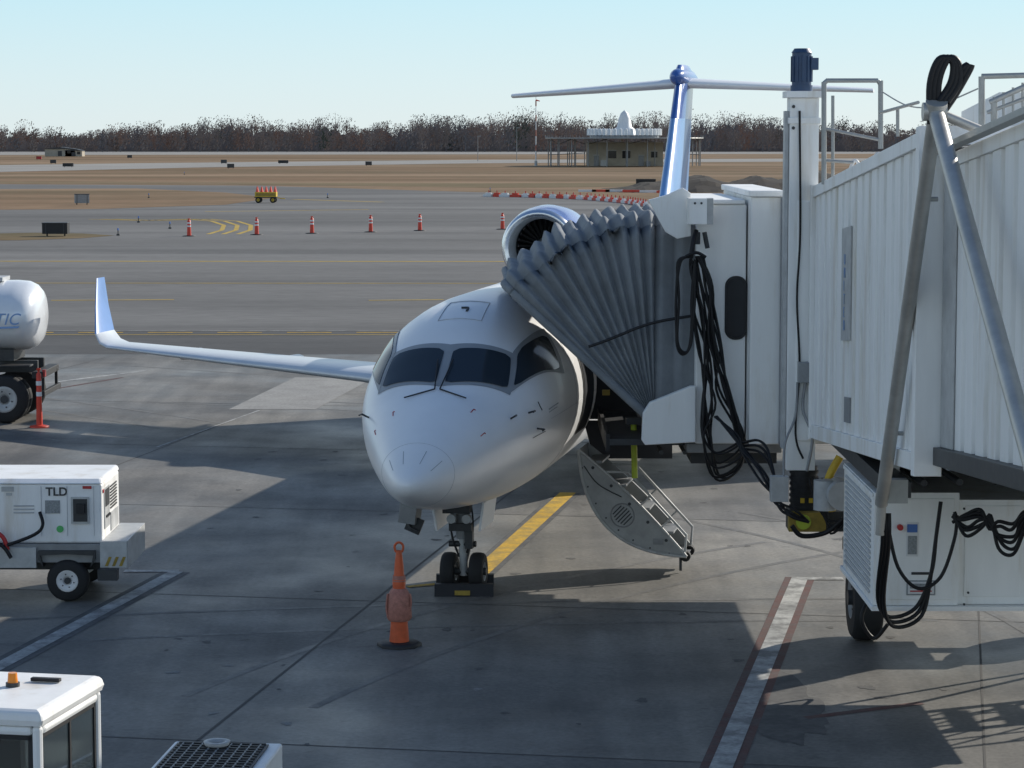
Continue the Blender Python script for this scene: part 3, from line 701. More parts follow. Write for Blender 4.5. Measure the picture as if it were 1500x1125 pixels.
b.bb(3.60,3.617,25.06,27.25,2.31,2.35,BRW)
def lab(u0,v0,u1,v1,m,Y=24.98):
    p=at(u0,v0,Y);q=at(u1,v1,Y); b.bb(p[0],q[0],Y-.004,Y+.004,q[2],p[2],m)
lab(1328,765,1345,815,REFW); lab(1329,768,1344,780,LOGO,24.974); lab(1330,785,1343,812,LABEL,24.974)
lab(1328,850,1370,872,LABEL); lab(1330,852,1368,870,REFW,24.974); lab(1333,855,1365,862,LABEL,24.968); lab(1333,865,1365,867,RED,24.968)
lab(1335,838,1365,842,DGREY)
q=at(1318,772,24.98); b.cyl(q,(q[0],24.93,q[2]),.03,RED,n=12)
for u_,v in((1295,745),(1295,885),(1412,745),(1412,885),(1418,868),(1400,752),(1354,879)): 
    p=at(u_,v,24.98); b.cyl(p,(p[0],24.965,p[2]),.012,DGREY,n=8)
for x in(3.8,5.2): sbox(b,x,x+.1,25.2,25.35,-.6,.06,LGREY); sbox(b,x,x+.1,26.9,27.05,-.6,.06,LGREY)
b.bb(3.62,3.86,24.2,28.8,2.42,2.58,DGREY); b.bb(5.6,5.8,24.2,28.8,2.42,2.58,DGREY)
for k in range(6): b.cyl((3.7+.35*k,24.6,2.5+.01*k),(3.7+.35*k,29.0,2.42),.035,DGREY,n=8)
b.obj('control_cabinet',JB,.01)
b=MB()
top=Vector((3.435,20.6,6.10))
b.cyl((3.44,23.3,2.50),top,.062,POLE,n=20); b.cyl(top,(3.46,14.9,2.72),.068,POLE,n=20)
b.cyl((3.44,23.3,2.50),(3.44,23.35,2.20),.045,POLE); b.cyl((3.33,20.6,6.10),(3.52,20.6,6.10),.075,POLE); b.box((3.55,23.3,2.62),(.25,.14,.22),GALV)
b.cyl(top,(3.8,20.6,5.95),.04,POLE)
b.cyl(top+Vector((0,0,-.02)),top+Vector((0,-.05,.08)),.09,POLE)
for q in(.2,.5,.8):
    p=Vector((3.44,23.3,2.50)).lerp(top,q); b.cyl(p+Vector((-.03,0,0)),p+Vector((.12,0,0)),.02,GALV,n=8)
for c in range(3):
    o=.035*c
    b.tube([top+Vector((-.04+o,0,-.1)),top+Vector((-.05+o,0,.22)),top+Vector((.02+o,0,.42)),top+Vector((.13+o*.6,0,.40)),top+Vector((.12+o,0,.24)),top+Vector((.02+o,-.02,.08))],.028,CABLE)
    b.tube([top+Vector((.0+o,.02,.0)),top+Vector((.10+o,.02,.15)),top+Vector((.20+o,.02,.33)),top+Vector((.26+o*.4,.02,.38))],.028,CABLE)
b.obj('cable_arm',JB)
b=MB()
random.seed(3)
for k in range(8):
    j=lambda a:random.uniform(-a,a); Y=31.2+j(.07)
    mid=660+random.uniform(-15,25)
    b.tube([at(1012+j(6),378+j(6),Y),at(1018+j(6),400,Y),at(1024+j(9),455,Y),at(1034+j(10),520,Y),at(1040+j(12),590,Y),at(1034+j(8),640,Y),at(1050+j(6),mid+18,Y),at(1082+j(5),mid,Y),at(1084+j(8),630,Y),at(1060+j(12),570,Y),at(1048+j(10),500,Y),at(1036+j(8),420,Y),at(1025+j(6),375,Y)],.0155,CABLE,n=6)
for k in range(4):
    j=lambda a:random.uniform(-a,a); Y=31.15
    b.tube([at(1010+j(4),376,Y),at(994+j(3),385,Y),at(992+j(4),440,Y),at(993+j(4),500,Y),at(1002+j(3),520+j(4),Y),at(1012+j(3),500,Y),at(1016+j(4),440,Y),at(1018,380,Y)],.0155,CABLE,n=6)
for k in range(5):
    j=lambda a:random.uniform(-a,a)
    b.tube([at(1045+j(6),610,31),at(1075+j(8),640+j(6),30.7),at(1095+j(8),665+j(8),30.3),at(1118+j(6),700+j(8),29.9),at(1135+j(6),735+j(8),29.7),at(1160+j(6),752+j(6),29.5),at(1185,765,29.5)],.016,CABLE,n=6)
for k in range(3):
    b.tube([at(1085,650+4*k,30.6),at(1110,645+8*k,30.3),at(1125,660+8*k,30.1),at(1135,700,29.8)],.017,CABLE,n=6)
b.tube([at(1012,378,31.15),at(1016,352,31.2),at(1020,338,31.28)],.03,CABLE); b.tube([at(1004,376,31.1),at(1020,370,31.1),at(1034,377,31.1)],.02,CABLE)
for k in range(3):
    o=.03*k
    b.tube([(3.46+o,23.35,2.4),(3.47+o,23.4,2.1),(3.55+o,24.2,1.45-.03*k),(3.72+o,24.6,1.18-.05*k),(4.0+o,24.7,1.25-.04*k),(4.15,24.7,1.6),(4.2,24.75,1.95),(4.25,24.8,2.3)],.02,CABLE)
b.tube([at(1300,765,24.6),at(1315,830,24.6),at(1345,862,24.6),at(1378,845,24.6),at(1398,790,24.6),at(1402,755,24.6)],.018,CABLE)
b.tube([at(1270,725,27.0),at(1275,800,27),at(1278,860,26.9),at(1262,905,26.8),at(1280,935,26.8),at(1300,915,26.7)],.022,CABLE)
for k in range(6):
    j=lambda a:random.uniform(-a,a)
    b.tube([at(1398+j(3),750+3*k,24.3),at(1415+j(4),782-6*k+j(3),24.2),at(1438+j(4),772-5*k,24.1),at(1452+j(3),755+4*k,24.05),at(1465+j(5),800-7*k+j(4),24.0),at(1484+j(4),812-9*k,23.9),at(1498+j(3),780-6*k,23.8),at(1515,750,23.6)],.018,CABLE)
b.obj('hanging_cables',JB)
b=MB()
def post(u,v0,v1,Y,r=.03): b.cyl(at(u,v0,Y),at(u,v1,Y),r,GALV,n=10)
def bar(u0,v0,u1,v1,Y0,Y1=None,r=.026): b.cyl(at(u0,v0,Y0),at(u1,v1,Y1 or Y0),r,GALV,n=10)
post(1207,120,270,28.6); post(1290,118,218,28.6); bar(1207,122,1213,117,28.6); bar(1212,118,1286,118,28.6); bar(1286,118,1290,124,28.6)
bar(1207,188,1290,205,28.6,28.6,.018); bar(1207,235,1250,238,28.6,28.6,.018)
bar(1220,140,1220,265,28.9,28.9,.02); bar(1315,160,1315,200,27.5,27.5,.02); bar(1290,165,1345,150,28,26.5,.018)
post(1438,112,205,23); bar(1438,112,1512,110,23); post(1456,150,180,22.8); 
for u_ in range(1456,1512,14): bar(u_,120+(1500-u_)*.5,u_,178-(u_-1456)*.5,22.8,22.8,.012)
bar(1450,150,1512,122,22.8); bar(1446,165,1512,140,22.8,22.8,.018)
b.tube([at(1293,135,28.5),at(1330,155,27),at(1370,155,25.5),at(1432,130,23.2)],.008,GALV,n=5)
sbox(b,4.2,5.6,22.5,28.2,2.91,3.05,LGREY); sbox(b,4.6,5.3,24.0,26,3.052,3.5,BRW)
b.tube([at(1240,262,28.7),at(1252,235,28.7),at(1262,250,28.7)],.02,REFW); b.tube([at(1262,265,28.7),at(1285,225,28.7),at(1292,240,28.7)],.02,REFW)
b.obj('roof_railing',JB)
b=MB()  # unseen stair, added beyond the tunnel to cast lattice shadows on the apron
ys=(27.4,28.3)
for k in range(12):
    b.bb(7.2+.28*k,7.46+.28*k,ys[0],ys[1],2.25-.2*k,2.28-.2*k,GALV)
for y in ys:
    b.cyl((7.1,y,2.3),(10.5,y,.02),.05,GALV,n=8); b.cyl((7.1,y,3.3),(10.5,y,1.0),.025,GALV,n=8); b.cyl((7.1,y,2.8),(10.5,y,.5),.02,GALV,n=8)
    for k in range(9): b.cyl((7.2+.4*k,y,2.23-.27*k),(7.2+.4*k,y,3.23-.27*k),.022,GALV,n=8)
b.bb(6.2,7.1,27.2,28.5,2.28,2.33,GALV)
for y in(27.2,28.5):
    b.cyl((6.25,y,3.4),(7.1,y,3.4),.025,GALV); b.cyl((6.25,y,2.85),(7.1,y,2.85),.02,GALV); b.cyl((7.1,y,0.02),(7.1,y,3.4),.035,GALV)
    b.cyl((7.1,y,.2),(6.25,y,2.3),.03,GALV)
b.obj('added_shadow_stair',JB)
b=MB(); b.bb(3.9,4.2,5.2,5.5,0,4.2,BRW2); b.bb(5.5,5.8,5.2,5.5,0,4.2,BRW2); b.bb(3.85,5.85,5.15,5.55,4.2,4.42,BRW2); b.obj('support_leg',JB,.01)

# ================================================================== GROUND POWER UNIT
G=empty('ground_power_unit',(-6.6,32.6,0),world=True)
b=MB()
xr=-5.22; xl=-8.6
b.bb(xl,xr,31.85,33.25,.74,1.50,GPUW); 
b.prism([(xl,31.82,1.503),(xr+.02,31.82,1.503),(xr-.02,31.92,1.56),(xl,31.92,1.56)],(0,1.4,0),GPUW)
b.obj('canopy_box',G,.03)
b=MB()
b.bb(xl,xr+.30,31.8,33.3,.50,.735,GREY); b.bb(xr+.003,xr+.30,31.8,33.3,.737,.78,LGREY); b.bb(xl,-6.05,31.74,31.798,.44,.70,LGREY)
b.bb(xr-.02,xr+.32,31.76,31.798,.44,.78,LGREY); b.bb(xr+.301,xr+.33,31.8,33.3,.42,.78,LGREY)
b.bb(xl,xr,32.2,33.0,.34,.499,DGREY)
for k in range(3): 
    x=xr+.04+.09*k; b.prism([(x,31.752,.46),(x+.04,31.752,.46),(x+.09,31.752,.58),(x+.05,31.752,.58)],(0,.006,0),DYEL)
b.bb(-5.25,-5.0,31.6,31.75,.3,.44,DGREY)
b.obj('trailer_bed',G,.012)
b=MB()
for x in(-5.66,-7.9):
    for y in(31.84,33.2): b.wheel((x,y,.27),(0,1,0),.27,.2,REFW,.52)
    b.cyl((x,31.9,.27),(x,33.2,.27),.05,DGREY)
    b.prism([(x-.36,31.73,.55),(x-.3,31.73,.45),(x-.34,31.73,.60),(x,31.73,.62),(x+.34,31.73,.60),(x+.3,31.73,.45),(x+.36,31.73,.55),(x+.36,31.73,.66),(x-.36,31.73,.66)],(0,.2,0),DGREY)
b.obj('wheels',G)
b=MB()
def pl(u0,v0,u1,v1,m,Y=31.845,t=.006):
    p=at(u0,v0,Y);q=at(u1,v1,Y); b.bb(p[0],q[0],Y-t,Y+.004,q[2],p[2],m)
pl(66,733,88,752,LABEL); pl(104,728,131,767,LGREY,31.84,.02); pl(107,731,128,764,DGREY,31.82,.01); b.box(at(118,745,31.79),(.10,.08,.12),BLACK)
pl(121,712,134,716,RED); pl(60,712,61,785,SEAM); pl(98,712,99,785,SEAM); pl(2,713,20,720,LGREY); pl(9,722,17,726,LGREY)
pl(137,712,138,785,SEAM); pl(20,740,50,742,SEAM); pl(20,745,50,747,SEAM); pl(20,750,50,752,SEAM)
pc=at(88,775,31.84); b.cyl(pc,(pc[0],31.835,pc[2]),.045,GREENS,n=16)
for k in range(8): b.box((xr+.006,32.75,1.10+.04*k),(.014,.5,.018),DGREY)
b.bb(xr,xr+.012,32.0,32.4,.90,1.42,LGREY); b.bb(xr+.0125,xr+.02,32.05,32.35,1.18,1.40,DGREY); b.bb(xr,xr+.012,32.5,33.1,.80,1.04,LGREY)
b.bb(xr+.0,xr+.014,31.9,31.95,1.38,1.42,RED)
for k in range(4): b.cyl((xr+.0125,32.1+.08*k,1.05),(xr+.03,32.1+.08*k,1.05),.018,DGREY,n=8)
b.tube([(-6.0,31.78,1.15),(-5.95,31.7,1.0),(-6.05,31.68,.88),(-6.4,31.68,.74)],.022,CABLE)
b.tube([(-7.3,31.76,.85),(-6.9,31.70,.97),(-6.5,31.70,.88),(-6.4,31.70,.68)],.028,RED)
b.tube([(-7.3,31.70,.76),(-6.9,31.66,.82),(-6.5,31.66,.76),(-6.35,31.66,.58)],.025,CABLE)
b.obj('panel_details',G)
text('lettering','TLD',(at(67,727,31.84)[0],31.838,at(67,727,31.84)[2]+.01),.15,DGREY,G,bold=.003)
text('lettering','400 Hz',(-6.9,31.838,1.25),.12,DGREY,G)

# ================================================================== FUEL TRUCK
T=empty('fuel_truck',(-12.5,52.9,0),world=True)
TANK=mat('tank_paint',(.82,.85,.88),.25,.1,var=.06,scale=2,coat=.4)
b=MB(); rg=[]
for x,k in((-9.80,.02),(-9.82,.45),(-9.88,.72),(-9.98,.88),(-10.12,.97),(-10.35,1),(-12.5,1),(-15.0,1),(-15.3,.9),(-15.4,.6),(-15.42,.02)):
    rg.append([Vector((x,52.9+1.12*k*cos(2*pi*i/40),2.17+.74*k*sin(2*pi*i/40))) for i in range(40)])
b.loft(rg,TANK)
for x in(-10.8,-12.6,-14.4): b.loft([[Vector((x+d,52.9+1.128*cos(2*pi*i/40),2.17+.748*sin(2*pi*i/40))) for i in range(40)] for d in(0,.05)],LGREY,caps=False)
b.bb(-15,-10.6,52.5,53.3,2.90,2.98,LGREY); b.obj('tank',T)
b=MB()
b.bb(-18,-9.9,52.5,52.62,1.0,1.25,DGREY); b.bb(-18,-9.9,53.2,53.32,1.0,1.25,DGREY)
for x in(-10.5,-13.9): b.bb(x-.15,x+.15,52.3,53.5,1.25,1.5,DGREY)
b.bb(-9.92,-9.70,51.95,53.85,.92,1.06,BLACK); b.bb(-9.74,-9.66,51.95,53.85,.55,.66,BLACK)
for y in(52.1,53.6): b.bb(-9.75,-9.69,y,y+.07,.6,1.0,BLACK)
b.bb(-9.72,-9.66,52.0,52.15,.95,1.1,RED)
b.bb(-13.4,-11.6,51.9,52.4,.55,1.3,REFW); b.bb(-13.3,-12.55,51.88,51.9,.62,1.2,GREY); b.bb(-12.45,-11.7,51.88,51.9,.62,1.2,GREY)
b.bb(-11.2,-9.95,51.85,52.3,1.16,1.2,BLACK)
b.obj('chassis',T,.01)
b=MB()
for x in(-10.48,-11.5):
    for y in(51.95,52.28,53.5,53.83): b.wheel((x,y,.50),(0,1,0),.50,.27,LGREY,.55)
    b.cyl((x,52,.5),(x,53.8,.5),.08,DGREY)
for y in(52.0,53.8): b.wheel((-16.6,y,.5),(0,1,0),.5,.3,LGREY,.55)
b.obj('wheels',T)
b=MB(); 
b.prism([(-15.7,51.9,.7),(-17.6,51.9,.7),(-17.7,51.9,1.7),(-17.2,51.9,2.7),(-15.7,51.9,2.75)],(0,2.0,0),REFW)
b.prism([(-16.1,51.89,1.75),(-17.3,51.89,1.75),(-17.0,51.89,2.55),(-16.1,51.89,2.55)],(0,2.02,0),DGLASS)
b.obj('cab',T,.04)
text('lettering','ATLANTIC',(-11.75,51.770,2.05),.34,LOGO2,T,shear=.3)
b=MB(); b.add([(-11.6,51.775,1.93),(-10.15,51.778,1.98),(-10.12,51.785,2.02),(-11.6,51.772,1.97)],[(0,1,2,3)],LOGO2); b.obj('stripe',T)

# ================================================================== BAGGAGE TRACTOR
B=empty('baggage_tractor',(-3.86,17.75,-.06),-radians(11.3))
b=MB()
b.loft([[Vector((x*k,y*k2,z)) for x,y in((-.76,-.6),(.76,-.6),(.76,.6),(-.76,.6))] for z,k,k2 in((1.93,1,1),(1.97,1.02,1.02),(2.02,1.0,1.0),(2.04,.94,.93))],GPUW,smooth=False)
b.obj('roof',B,.02)
b=MB()
for x in(-.72,.72):
    for y in(-.56,.56): b.box((x,y,1.5),(.07,.07,.86),GPUW)
    b.box((x,0,1.08),(.07,1.05,.07),GPUW); b.box((x,0,1.89),(.07,1.05,.07),GPUW)
for y in(-.56,.56): b.box((0,y,1.08),(1.37,.07,.07),GPUW); b.box((0,y,1.89),(1.37,.07,.07),GPUW)
b.box((0,0,.72),(1.5,1.2,.64),GPUW); b.box((0,.95,.66),(1.46,.68,.62),GPUW); b.box((.35,.95,1.0),(.5,.5,.06),DGREY)
b.box((0,-1.2,.58),(1.4,1.15,.50),GPUW); b.box((0,-.0,.36),(1.3,3.2,.12),DGREY)
b.obj('body',B,.03)
b=MB()
CG=mat('cab_glass',(.55,.62,.63),.03,spec=.5)
CG.node_tree.nodes['Principled BSDF'].inputs['Transmission Weight'].default_value=.95
for x in(-.715,.715): b.box((x,0,1.485),(.012,1.04,.73),CG); b.box((x+(.008 if x>0 else -.008),.02,1.485),(.02,.03,.73),BLACK)
for y in(-.555,.555): b.box((0,y,1.485),(1.36,.012,.73),CG)
b.box((-.02,-.566,1.48),(.03,.015,.73),BLACK)
for z in(1.13,1.84): b.box((.722,0,z),(.02,1.04,.03),BLACK)
for y in(-.51,.51): b.box((.722,y,1.485),(.02,.03,.73),BLACK)
for z in(1.13,1.84): b.box((0,-.566,z),(1.36,.02,.03),BLACK)
for x in(-.67,.67): b.box((x,-.566,1.485),(.03,.02,.73),BLACK)
b.obj('windows',B)
b=MB()
b.box((0,.1,1.1),(.5,.45,.12),BLACK); b.box((0,.32,1.35),(.5,.1,.5),BLACK); b.tube([(.02,-.45,1.1),(.02,-.3,1.35)],.02,DGREY,sub=1)
b.rev((.02,-.3,1.36),(0,-.5,.85),[(0,.17),(.02,.19),(.03,.17)],BLACK,20)
b.obj('seat',B,.03)
b=MB(); b.cyl((.27,.1,2.04),(.27,.1,2.07),.05,DGREY); b.cyl((.27,.1,2.07),(.27,.1,2.14),.038,AMBER,r2=.032); b.box((.45,.28,2.06),(.22,.05,.025),BLACK); b.obj('beacon',B,.004)
b=MB()
for x in(-.62,.62):
    for y in(-1.3,.95): b.wheel((x,y,.33),(1,0,0),.27,.2,LGREY)
b.obj('wheels',B)
C=empty('air_conditioning_cart',(-2.42,19.5,-.05),-radians(5))
b=MB()
b.box((0,0,.68),(.90,1.9,.60),GPUW); b.obj('body',C,.02)
b=MB()
b.box((-.02,.03,.992),(.76,1.6,.012),DGREY)
for k in range(20): b.box((-.02,-.72+.08*k,1.003),(.72,.02,.014),DGREY)
for k in range(9): b.box((-.34+.08*k,.03,1.003),(.012,1.56,.012),GREY)
b.rev((-.05,.72,1.012),(0,0,1),[(0,.10),(.03,.11),(.03,.07),(0,.06)],LGREY,20)
b.box((.455,.5,.8),(.012,.1,.12),AMBER); b.obj('top_grille',C)
b=MB()
for x in(-.38,.38):
    for y in(-.6,.6): b.wheel((x,y,.29),(1,0,0),.24,.16,LGREY)
b.box((0,0,.34),(.8,1.7,.1),DGREY); b.obj('wheels',C)

# ================================================================== CONES
def tallcone(loc):
    e=empty('traffic_cone',loc); b=MB()
    b.rev((0,0,0),(0,0,1),[(0,.26),(.035,.26),(.05,.22),(.055,.02)],BLACK,8)
    b.rev((0,0,.055),(0,0,1),[(0,.115),(.02,.115),(.30,.092)],ORG,24); b.rev((0,0,.355),(0,0,1),[(0,.093),(.12,.085)],REFW,24)
    b.rev((0,0,.30),(0,0,1),[(0,.125),(.04,.15),(.18,.142),(.30,.135),(.37,.09),(.39,.06)],FORG,14)
    b.rev((0,0,.68),(0,0,1),[(0,.075),(.10,.078),(.16,.06),(.28,.052),(.42,.035),(.44,.03)],ORG,20)
    b.rev((0,0,.76),(0,0,1),[(0,.079),(.07,.073)],FORG,20)
    b.tube([(-.035,0,1.1),(-.05,0,1.17),(-.02,0,1.21),(.02,0,1.21),(.05,0,1.17),(.035,0,1.1)],.014,ORG)
    b.tube([(-.13,-.05,.62),(-.145,-.06,.45),(-.12,-.07,.33)],.012,FORG); b.tube([(.13,-.05,.62),(.14,-.06,.5),(.11,-.07,.4)],.012,FORG)
    b.obj('cone_body',e)
p=gp(585,946); tallcone((p[0],p[1],.002))
def delin(loc,h=1.1,name='delineator_post',r=.05):
    e=empty(name,loc); b=MB()
    b.rev((0,0,0),(0,0,1),[(0,r*3.6),(.03,r*3.6),(.05,r*1.6),(.055,.01)],RORG if r<.06 else BLACK,12)
    b.rev((0,0,.05),(0,0,1),[(0,r*1.2),(h*.5,r),(h-.12,r*.9),(h-.09,r*.4),(h-.05,r*.4),(h-.03,r*.8),(h,r*.7)],RORG,16)
    for z in(.55,.74): b.rev((0,0,h*z),(0,0,1),[(0,r*1.06),(.09,r*1.04)],REFW,16)
    b.obj('post',e)
p=gp(58,626); delin((p[0],p[1],.002),1.16,r=.055)
for u_,v in((277,346),(376,344),(457,342),(543,340),(615,338),(736,336)):
    p=gp(u_,v); delin((p[0],p[1],.0),1.0,'traffic_cone',.11)
for u_,v in((203,326),(249,335),(173,345),(480,290),(718,281),(840,290),(218,290),(270,256)):
    e=empty('taxiway_light',gp(u_,v)); b=MB(); b.cyl((0,0,0),(0,0,.10),.10,DGREY,n=10); b.cyl((0,0,.1),(0,0,.32),.03,DGREY,n=10); b.cyl((0,0,.32),(0,0,.45),.06,LOGO,r2=.04,n=12); b.obj('light_body',e)
e=empty('low_barricade_row',gp(830,290),world=True); b=MB()
pp=[(716,288),(740,288.5),(770,289),(800,290),(830,291),(860,292.5),(890,295),(920,298),(950,303)]
K=[Vector(gp(u_,v)) for u_,v in pp]; k=0
for a,c in zip(K[:-1],K[1:]):
    n=int((c-a).length/1.5)+1; ang=math.atan2((c-a).y,(c-a).x); R=Matrix.Rotation(ang,3,'Z')
    for i in range(n):
        q=a.lerp(c,i/n); m=RORG if k%2 else REFW; k+=1
        b.box(q+Vector((0,0,.12)),(1.3,.28,.24),m,R); b.box(q+Vector((0,0,.32)),(.7,.2,.16),REFW if k%2 else RORG,R); b.cyl(q+Vector((0,0,.4)),q+Vector((0,0,.62)),.05,RED,n=6)
K2=[Vector(gp(u_,v)) for u_,v in ((860,281),(900,281),(950,282),(1000,283))]
for a,c in zip(K2[:-1],K2[1:]):
    n=int((c-a).length/2.6)+1
    for i in range(n):
        q=a.lerp(c,i/n); b.box(q+Vector((0,0,.12)),(1.9,.3,.24),RORG if i%2 else REFW)
b.obj('barricades',e)
def sign(u,v,w,h,m,nm='airfield_sign',rot=0,d=.35):
    p=gp(u,v); e=empty(nm,p,rot); b=MB(); b.box((0,0,h/2+.15),(w,d,h),m); b.box((0,0,h+.17),(w*1.02,d*1.1,.06),DGREY)
    for x in(-w*.35,w*.35): b.cyl((x,0,0),(x,0,.2),.05,DGREY,n=8); b.box((x,-d/2-.01,h/2+.15),(.04,.02,h),DGREY)
    b.obj('sign_box',e,.02)
sign(82,346,1.5,.62,BLACK,d=.8); sign(120,300,1.25,.75,GREY,rot=.3); sign(946,274,2.3,.75,BLACK); sign(415,240,2.2,.6,BLACK); sign(100,245,2,.6,BLACK,d=1)
for u_,v in((57,234),(190,232),(328,240),(338,247),(531,221),(540,243),(78,240)): sign(u_,v,1.3,.7,RED if u_%2 else DGREY,'airfield_marker')
e=empty('light_trailer',gp(390,297)); b=MB()
b.box((0,0,.75),(1.9,1.3,.42),YEL); b.box((0,0,.5),(2.0,1.2,.1),DGREY); b.box((0,-.66,.75),(1.7,.02,.25),DYEL)
for x in(-.65,.65): b.wheel((x,-.6,.27),(0,1,0),.27,.2,YEL); b.wheel((x,.6,.27),(0,1,0),.27,.2,YEL)
for k in range(5): b.cyl((-.8+.4*k,0,.96),(-.8+.4*k,0,1.45),.14,RORG,r2=.03,n=10); b.cyl((-.8+.4*k,.4,.96),(-.8+.4*k,.4,1.45),.14,RORG,r2=.03,n=10)
b.cyl((1.0,0,.45),(1.7,0,.35),.04,YEL); b.obj('trailer_body',e)
e=empty('parked_van',gp(666,219.5)); b=MB(); b.prism([(-2.8,-1,.4),(2.8,-1,.4),(2.8,-1,1.2),(1.9,-1,1.4),(1.2,-1,2.2),(-2.8,-1,2.3)],(0,2,0),REFW); b.box((1.3,-1.01,1.6),(.9,.02,.5),DGLASS)
for x in(-1.8,1.8): b.wheel((x,-.9,.4),(0,1,0),.4,.25)
b.obj('van_body',e)
for u_,v,w,h in((90,229,9,2.2),(110,229,5,1.7)):
    e=empty('utility_shed',gp(u_,v)); b=MB(); b.box((0,0,h/2),(w,5,h),BEIGE); b.prism([(-w/2-.3,-2.8,h),(w/2+.3,-2.8,h),(0,-2.8,h+.6)],(0,5.6,0),DGREY); b.box((0,-2.51,h*.4),(1.2,.03,h*.7),DGREY); b.box((w*.3,-2.51,h*.6),(1,.03,.8),DGLASS); b.obj('shed_walls',e)
e=empty('wind_mast',gp(785,243)); b=MB(); b.cyl((0,0,0),(0,0,13.8),.14,REFW,r2=.06,n=8); b.cyl((0,0,0),(0,0,1),.3,LGREY,n=10)
for z in(3,6,9,12): b.rev((0,0,z),(0,0,1),[(0,.14),(1.2,.13)],FORG,8)
b.cyl((0,0,13.2),(.8,0,13.0),.16,RORG,r2=.08,n=8); b.obj('mast',e)
for u_,h in((757,8),(700,6)):
    e=empty('light_pole',gp(u_,236)); b=MB(); b.cyl((0,0,0),(0,0,h),.08,GREY,r2=.05,n=8); b.box((.3,0,h),(.9,.3,.15),GREY); b.obj('pole',e)
p=gp(917,243.5); V=empty('radio_beacon_station',p); V.location=(p[0],p[1]+8,0)
b=MB()
b.box((0,0,2.35),(15.2,9,4.7),BEIGE); b.box((0,0,4.76),(15.8,9.6,.12),LGREY)
b.obj('building_walls',V,.03)
b=MB()
for x,w,h,m in((-5.8,1.0,2.1,GREY),(-2.6,1.6,1.5,DGLASS),(.2,1.6,1.5,DGLASS),(3.2,1.1,2.1,GREY),(5.8,1.3,1.2,DGLASS)):
    z=1.05 if m is GREY else 2.3; b.box((x,-4.51,z),(w,.06,h),m); b.box((x,-4.53,z+h/2+.08),(w+.3,.08,.12),LGREY)
b.box((-4.4,-5.1,.6),(1.2,1,1.2),LGREY); b.box((4.6,-5.0,.5),(.9,.9,1.0),GREY)
b.obj('doors_and_windows',V)
b=MB()
b.rev((0,0,5.45),(0,0,1),[(0,.1),(0,16.0),(.22,16.0),(.22,.1)],GALV,48)
for i in range(24):
    t=2*pi*i/24; x,y=15.4*cos(t),15.4*sin(t)*.9; b.cyl((x,y,0),(x,y,5.45),.11,GREY,n=6)
for i in range(12):
    t=2*pi*i/12; x,y=11.5*cos(t),9*sin(t); b.cyl((x,y,0),(x,y,5.45),.1,GREY,n=6)
    b.cyl((15.4*cos(t),13.8*sin(t),4.4),(15.4*cos(t+pi/12),13.8*sin(t+pi/12),5.4),.06,DGREY,n=5)
b.cyl((-15.4,0,2.2),(-8,-3,2.6),.06,DGREY,n=5); b.cyl((15.4,0,2.2),(8,-3,2.6),.06,DGREY,n=5)
for i in range(60):
    t=2*pi*i/60; b.cyl((16*cos(t),16*sin(t),5.6),(16*cos(t),16*sin(t),6.1),.04,GALV,n=4)
b.obj('counterpoise',V)
b=MB()
b.rev((0,0,5.7),(0,0,1),[(0,7.0),(.5,7.0),(.5,.1)],GREY,40)
for i in range(40):
    t=2*pi*i/40; x,y=7.25*cos(t),7.25*sin(t); b.cyl((x,y,6.15),(x,y,7.35),.36,NAVWH,n=10); b.cyl((x,y,7.35),(x,y,7.5),.36,NAVWH,r2=.12,n=10)
b.rev((0,0,6.2),(0,0,1),[(0,2.6),(1.3,2.0),(1.6,1.55),(3.4,1.15),(4.4,.75),(5.0,.05)],NAVWH,24)
b.obj('antenna_array',V)

# ================================================================== TREES
random.seed(11)
def tm(n,c): return mat(n,c,1.0,spec=.02)
TM_=[tm('bare_tree_a',(.21,.175,.16)),tm('bare_tree_b',(.26,.215,.195)),tm('bare_tree_c',(.26,.175,.14)),tm('bare_tree_d',(.175,.165,.17)),tm('evergreen_far',(.085,.10,.08))]  # distance haze is mixed into these lightened, greyed colours
def envelope(x):
    e=1.0
    if x<-140: e=1-.34*min(1,(-140-x)/45)
    return e*(1.0+.10*sin(x*.021+1)+.09*sin(x*.06+2)+.08*sin(x*.15)+.06*sin(x*.33+1))
b=MB()
def tree(x,y,h,ms):
    w=h*random.uniform(.28,.42); m=random.choice(ms)
    b.add([(x-.22,y,0),(x+.22,y,0),(x+.08,y,h*.7),(x-.08,y,h*.7)],[(0,1,2,3)],TM_[3])
    for k in range(36):
        a=random.uniform(0,2*pi); z0=h*random.uniform(.18,.65); l=h*random.uniform(.2,.42); el=random.uniform(.6,1.4)
        dx=cos(a)*cos(el)*l; dy=sin(a)*cos(el)*l; dz=sin(el)*l
        if z0+dz>h: dz=h-z0
        t=.11; b.add([(x-t,y,z0),(x+t,y,z0),(x+dx+.03,y+dy,z0+dz)],[(0,1,2)],m)
    for k in range(125):
        a=random.uniform(0,2*pi); r=w*sqrt(random.random()); z=random.uniform(.10,.97)
        rr=r*sqrt(max(.02,1-((z-.52)/.50)**2))
        cx,cy,cz=x+rr*cos(a),y+rr*sin(a)*.8,z*h*.97
        s=random.uniform(.12,.36)*(1.3-.55*z); q=random.uniform(-1,1); v=random.uniform(.9,2.4)
        b.add([(cx-s,cy,cz-s*v*.6),(cx+s*.3,cy+q*.5,cz-s*.5),(cx+s*.8,cy,cz+s*v*.8),(cx-s*.4,cy,cz+s*.9)],[(0,1,2,3)],m if random.random()<.75 else random.choice(TM_[:4]))
X=-290
